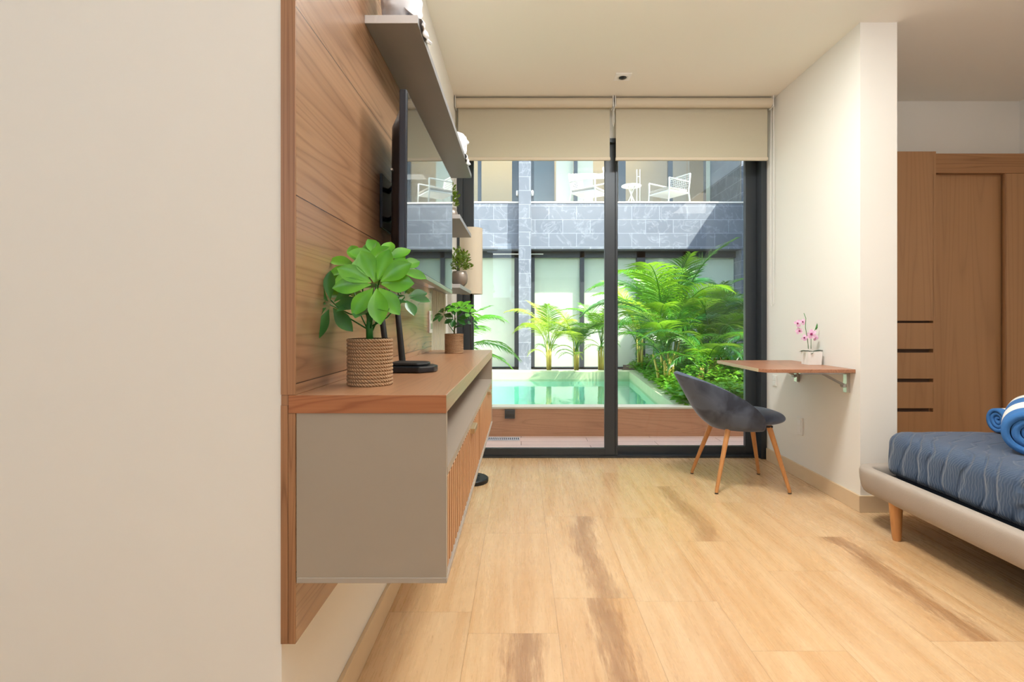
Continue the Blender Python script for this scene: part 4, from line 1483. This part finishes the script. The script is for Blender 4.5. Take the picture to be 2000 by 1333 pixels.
# ------------------------------------------------------------------ balcony furniture
def patio_chair(name, label, loc, rz):
    c = thing(name, (0, 0, 0), label, 'chair', 'white patio chairs on the balcony')
    W2, D2 = 0.28, 0.27
    r_ = 0.016
    for sx in (-1, 1):
        for sy in (-1, 1):
            if sy == -1:
                p = [(sx * W2, -D2 - 0.02, 0.001), (sx * W2, -D2, 0.30), (sx * W2, -D2, 0.52)]
            else:
                p = [(sx * W2, D2 + 0.06, 0.001), (sx * W2, D2, 0.30), (sx * W2 * 0.98, D2 + 0.06, 0.68)]
            MB().tube(p, r_, 8).build('leg', M['patio'], c, True)
        MB().tube([(sx * W2, -D2, 0.52), (sx * W2, D2 + 0.03, 0.50)], r_, 8).build('armrest', M['patio'], c, True)
    s = MB()
    s.box(-W2, W2, -D2, D2, 0.26, 0.29, 0.006)
    s.build('seat', M['patio'], c)
    s = MB()
    s.box(-W2 + 0.02, W2 - 0.02, -D2 - 0.01, D2, 0.292, 0.35, 0.02, 3)
    s.build('seat_cushion', M['taupe_dark'], c)
    b = MB()
    b.tube([(-W2 * 0.98, D2 + 0.06, 0.68), (W2 * 0.98, D2 + 0.06, 0.68)], r_, 8)
    for k in range(9):
        x = -W2 + 0.06 + k * (2 * W2 - 0.12) / 8
        b.tube([(x, D2 + 0.005, 0.34), (x, D2 + 0.058, 0.68)], 0.006, 6)
    for k in range(6):
        zz = 0.38 + k * 0.05
        b.tube([(-W2, D2 + 0.01 + k * 0.008, zz), (W2, D2 + 0.01 + k * 0.008, zz)], 0.005, 6)
    b.build('backrest', M['patio'], c)
    c.location = loc
    c.rotation_euler = (0, 0, rz)
    return c


zf = bz(397) + 0.031
yc = 10.95
sC = F / yc
patio_chair('patio_chair', 'white metal patio chair facing the round table, beside the window stile', ((1151 - 1018) / sC, yc, zf), math.radians(55))
patio_chair('patio_chair', 'white metal patio chair with open back on the far side of table', ((1306 - 1018) / sC, yc, zf), math.radians(-60))
tb = thing('patio_table', ((1233 - 1018) / sC, yc, zf), 'small round white table between the balcony chairs', 'table')
tx, ty = (1233 - 1018) / sC, yc
MB().lathe([(0, zf + 0.43), (0.20, zf + 0.43), (0.205, zf + 0.44), (0.20, zf + 0.45), (0, zf + 0.45)], tx, ty, 32).build('table_top', M['white'], tb, 'auto')
for k in range(3):
    a = 2 * PI * k / 3 + 0.4
    MB().tube([(tx + 0.14 * math.cos(a), ty + 0.14 * math.sin(a), zf + 0.001), (tx, ty, zf + 0.26), (tx - 0.08 * math.cos(a), ty - 0.08 * math.sin(a), zf + 0.43)], 0.011, 8).build('leg', M['white'], tb, True)
pl = thing('balcony_pole', (tx + 0.04, YB + 0.12, zf), 'thin white twin pole standing in front of the balcony table', 'pole')
MB().tube([(tx + 0.02, YB + 0.12, zf), (tx + 0.02, YB + 0.12, bz(328))], 0.010, 8).tube([(tx + 0.08, YB + 0.12, zf), (tx + 0.08, YB + 0.12, bz(328))], 0.008, 8).tube(
    [(tx + 0.02, YB + 0.12, bz(342)), (tx + 0.08, YB + 0.12, bz(342))], 0.008, 8).build('post', M['white'], pl, True)
MB().box(tx - 0.02, tx + 0.12, YB + 0.06, YB + 0.18, zf + 0.0005, zf + 0.02, 0.004).build('foot_plate', M['white'], pl)


# ------------------------------------------------------------------ palms
def frond_mesh(name, L, a0, a1, leaf, npair, mat, seed, bare=0.28, vee=0.55, droop=0.5, width=0.0125):
    """arching feather leaf starting at the origin, bending towards +x"""
    rn = random.Random(seed)
    mb = MB()
    P = [Vector((0, 0, 0))]
    N = 26
    T = []
    for i in range(N):
        u = i / N
        a = a0 + (a1 - a0) * (u ** 1.25)
        d = Vector((math.sin(a), 0.06 * math.sin(u * 5 + seed), math.cos(a))).normalized()
        T.append(d)
        P.append(P[-1] + d * (L / N))
    T.append(T[-1])
    mb.tube(P, [0.0085 * (1 - 0.85 * i / N) for i in range(N + 1)], 5)
    for k in range(npair):
        u = bare + (1 - bare) * (k + 0.5) / npair
        f = u * N
        i = min(int(f), N - 1)
        base = P[i].lerp(P[i + 1], f - i)
        d = T[i]
        up = Vector((-d.z, 0, d.x)) if False else Vector((0, 1, 0)).cross(d) * -1
        up.normalize()
        w_ = (u - bare) / (1 - bare)
        ll = leaf * (0.35 + 0.75 * math.sin(min(1.0, w_ * 1.08 + 0.10) * PI) ** 0.8) * rn.uniform(0.88, 1.08)
        for sgn in (-1, 1):
            side = Vector((0, sgn, 0))
            ang = 0.75 + 0.35 * w_
            dl = (side * math.cos(0.62 * w_) * 1.0 + d * (0.55 + 0.55 * w_) + up * -vee * -1 * 0.6 + Vector((rn.uniform(-.08, .08), rn.uniform(-.08, .08), rn.uniform(-.08, .08)))).normalized()
            nrm = dl.cross(d).normalized()
            pts_ = []
            cur = base.copy()
            dd = dl.copy()
            for q in range(5):
                pts_.append(cur.copy())
                cur = cur + dd * (ll / 4)
                dd = (dd + Vector((0, 0, -droop * 0.28))).normalized()
            prof = (0.5, 1.0, 0.9, 0.55, 0.04)
            rows = []
            for q, pp in enumerate(pts_):
                bn = nrm.cross(dl).normalized()
                hw = width / 2 * prof[q]
                rows.append((mb.bm.verts.new(pp - d * hw * 0.9 - up * hw * 0.3), mb.bm.verts.new(pp + d * hw * 0.9 + up * hw * 0.3)))
            for a, b in zip(rows, rows[1:]):
                mb.bm.faces.new((a[0], a[1], b[1], b[0]))
    bmesh.ops.remove_doubles
    me = bpy.data.meshes.new(name)
    mb.bm.to_mesh(me)
    mb.bm.free()
    me.materials.append(mat)
    for p in me.polygons:
        p.use_smooth = True
    return me


FM = {}
for mk in ('palm', 'palm_yellow', 'palm_deep'):
    FM[mk] = [frond_mesh('frond', 1.0, math.radians(a0), math.radians(a1), lf, 38, M[mk], sd, br_, 0.5, dr)
              for (a0, a1, lf, sd, br_, dr) in ((6, 75, 0.24, 1, 0.34, 0.6), (10, 115, 0.26, 2, 0.30, 0.9), (16, 140, 0.25, 3, 0.28, 1.0), (28, 155, 0.22, 4, 0.24, 1.0))]


def palm(x, y, z, label, fronds, kinds, seed, canes=5, cane_h=0.45, spread=0.10, az=(0, 360)):
    """fronds: list of (count, shape index, length, min tilt start)"""
    rn = random.Random(seed)
    root = thing('palm', (x, y, z), label, 'palm', None)
    cs = []
    for k in range(canes):
        a = rn.random() * 6.28
        r = spread * rn.random()
        h = cane_h * rn.uniform(0.7, 1.15)
        b = (x + r * math.cos(a), y + r * math.sin(a))
        t = (x + r * 2.0 * math.cos(a), y + r * 2.0 * math.sin(a))
        MB().tube([(b[0], b[1], z - 0.02), ((b[0] + t[0]) / 2, (b[1] + t[1]) / 2, z + h * 0.55), (t[0], t[1], z + h)], [0.022, 0.017, 0.012], 8).build('cane', M['palm_stem'], root, True)
        cs.append((t[0], t[1], z + h))
    n = 0
    for (cnt, si, Ls, hdrop) in fronds:
        for k in range(cnt):
            c = cs[n % len(cs)]
            m = FM[kinds[n % len(kinds)]][si]
            o = bpy.data.objects.new('frond', m)
            C.objects.link(o)
            o.parent = root
            o.location = Vector(c) - Vector((x, y, z)) - Vector((0, 0, hdrop + rn.uniform(0, 0.05)))
            A = math.radians(az[0] + (az[1] - az[0]) * ((n * 0.381966) % 1.0) + rn.uniform(-12, 12))
            s_ = Ls * rn.uniform(0.85, 1.12)
            o.rotation_euler = (rn.uniform(-.12, .12), rn.uniform(-.1, .1), A)
            o.scale = (s_, s_, s_)
            n += 1
    return root


ZB = 0.235
palm(2.02, 7.35, ZB, 'tallest bright green palm, its crown reaching the dark window header', [(7, 0, 1.45, 0), (8, 1, 1.55, 0.02), (7, 2, 1.45, 0.05)], ['palm', 'palm', 'palm_deep'], 11, 7, 0.55)
palm(1.86, 6.75, ZB, 'bushy palm leaning over the pool rim just right of the door stile', [(3, 0, 0.9, 0), (6, 1, 1.0, 0.05), (6, 2, 1.0, 0.1)], ['palm_deep', 'palm'], 51, 6, 0.38)
palm(2.62, 7.05, ZB, 'dense green palm directly behind the desk corner', [(4, 0, 1.15, 0), (7, 1, 1.2, 0.05), (6, 2, 1.15, 0.1), (4, 3, 1.0, 0.15)], ['palm', 'palm_deep'], 12, 7, 0.42)
palm(3.35, 7.55, ZB, 'palm with a drooping fan of leaves against the slate corner', [(4, 0, 1.45, 0), (7, 1, 1.35, 0), (5, 2, 1.25, 0.1)], ['palm', 'palm_deep', 'palm'], 13, 6, 0.5)
palm(2.15, 6.35, ZB, 'low dark palm arching over the pool edge in front of taller palms', [(2, 1, 0.85, 0), (7, 2, 0.95, 0.05), (5, 3, 0.85, 0.05)], ['palm_deep', 'palm'], 14, 6, 0.28)
palm(2.95, 6.15, ZB, 'low palm with broad hanging leaves beside the right door frame', [(2, 1, 0.85, 0), (6, 2, 0.95, 0.0), (5, 3, 0.85, 0.05)], ['palm_deep', 'palm_deep', 'palm'], 15, 6, 0.30)
palm(1.98, 8.75, ZB, 'bright palm behind the centre door stile at the pool corner', [(3, 0, 1.2, 0), (6, 1, 1.3, 0), (4, 2, 1.1, 0.1)], ['palm', 'palm_yellow'], 16, 5, 0.55)
palm(3.0, 8.6, ZB, 'rear green palm in front of the blind of the right window', [(4, 0, 1.25, 0), (6, 1, 1.2, 0), (4, 2, 1.1, 0.1)], ['palm', 'palm_yellow', 'palm_deep'], 17, 5, 0.5)
palm(0.47, 8.91, 0.225, 'small yellowish palm beside the slate pillar behind the pool', [(3, 0, 0.95, 0), (5, 1, 1.05, 0), (3, 2, 0.9, 0), (4, 3, 0.5, 0.1)], ['palm_yellow', 'palm_yellow', 'palm'], 18, 5, 0.42, 0.05)
palm(0.93, 8.92, 0.225, 'small palm in the middle of the row behind the pool', [(2, 0, 0.8, 0), (4, 1, 0.9, 0), (3, 2, 0.8, 0), (4, 3, 0.5, 0.1)], ['palm', 'palm_yellow', 'palm_deep'], 19, 5, 0.36, 0.06)
palm(1.32, 8.91, 0.225, 'small palm with thick yellow canes near the centre door stile', [(4, 0, 0.95, 0), (5, 1, 1.0, 0), (4, 3, 0.55, 0.1)], ['palm_yellow', 'palm', 'palm'], 20, 6, 0.42, 0.06)


def deck_palm():
    x, y, z = -0.90, 5.62, 0.235
    root = thing('palm', (x, y, z), 'palm at the left of the pool, its fronds arching out past the cabinet', 'palm')
    rn = random.Random(31)
    for k in range(5):
        a = k * 1.25
        MB().tube([(x + 0.03 * math.cos(a), y + 0.03 * math.sin(a), 0.22), (x + 0.08 * math.cos(a), y + 0.08 * math.sin(a), 0.45)], [0.02, 0.012], 8).build('cane', M['palm_stem'], root, True)
    for (A, si, L, rx, dz) in ((-12, 2, 1.15, 0.05, -0.02), (8, 2, 1.02, -0.1, -0.10), (38, 1, 1.2, 0.0, 0.1), (58, 1, 1.1, 0.1, 0.05), (24, 0, 1.05, 0, 0.05), (-50, 2, 1.0, 0, 0),
                               (90, 1, 1.2, 0, 0.1), (160, 1, 1.2, 0, 0.1), (210, 2, 1.1, 0, 0), (270, 2, 0.9, 0, 0)):
        o = bpy.data.objects.new('frond', FM['palm'][si])
        C.objects.link(o)
        o.parent = root
        o.location = (0.02, 0, 0.14 + dz)
        o.rotation_euler = (rx, 0, math.radians(A))
        o.scale = (L, L, L)


deck_palm()

# ------------------------------------------------------------------ ground cover
rn = random.Random(77)
mb = MB()


def edge_x(y):
    ys = [5.16, 6.2, 7.6, 8.78]
    xs = [1.60, 1.72, 1.84, 1.93]
    for a in range(3):
        if y <= ys[a + 1]:
            return xs[a] + (xs[a + 1] - xs[a]) * (y - ys[a]) / (ys[a + 1] - ys[a])
    return xs[-1]


for k in range(14000):
    y = 5.12 + (rn.random() ** 1.4) * 4.2
    e = edge_x(y)
    x = e - 0.06 + (4.3 - e) * rn.random() ** 1.2
    hh = 0.06 + 0.34 * max(0.0, 0.5 + noise.noise(Vector((x * 2.4, y * 2.4, 0)))) * min(1.0, (x - e + 0.12) * 3)
    z = 0.245 + hh * rn.random() ** 0.5
    a = rn.random() * 6.28
    d = Vector((math.cos(a), math.sin(a), rn.uniform(-0.2, 0.7)))
    L = rn.uniform(0.05, 0.10)
    leaf_n = Vector((rn.uniform(-.5, .5), rn.uniform(-.7, .3), 1))
    d.normalize()
    sd = d.cross(leaf_n).normalized()
    b0 = Vector((x, y, z))
    v = [mb.bm.verts.new(b0), mb.bm.verts.new(b0 + d * L * 0.45 + sd * L * 0.26), mb.bm.verts.new(b0 + d * L + Vector((0, 0, -0.012))), mb.bm.verts.new(b0 + d * L * 0.45 - sd * L * 0.26)]
    mb.bm.faces.new(v)
gc = mb.build('undergrowth', M['cover'], None, True, recalc=False)
tag(gc, 'bright leafy ground cover filling the bed under the palms', 'undergrowth', None, 'stuff')
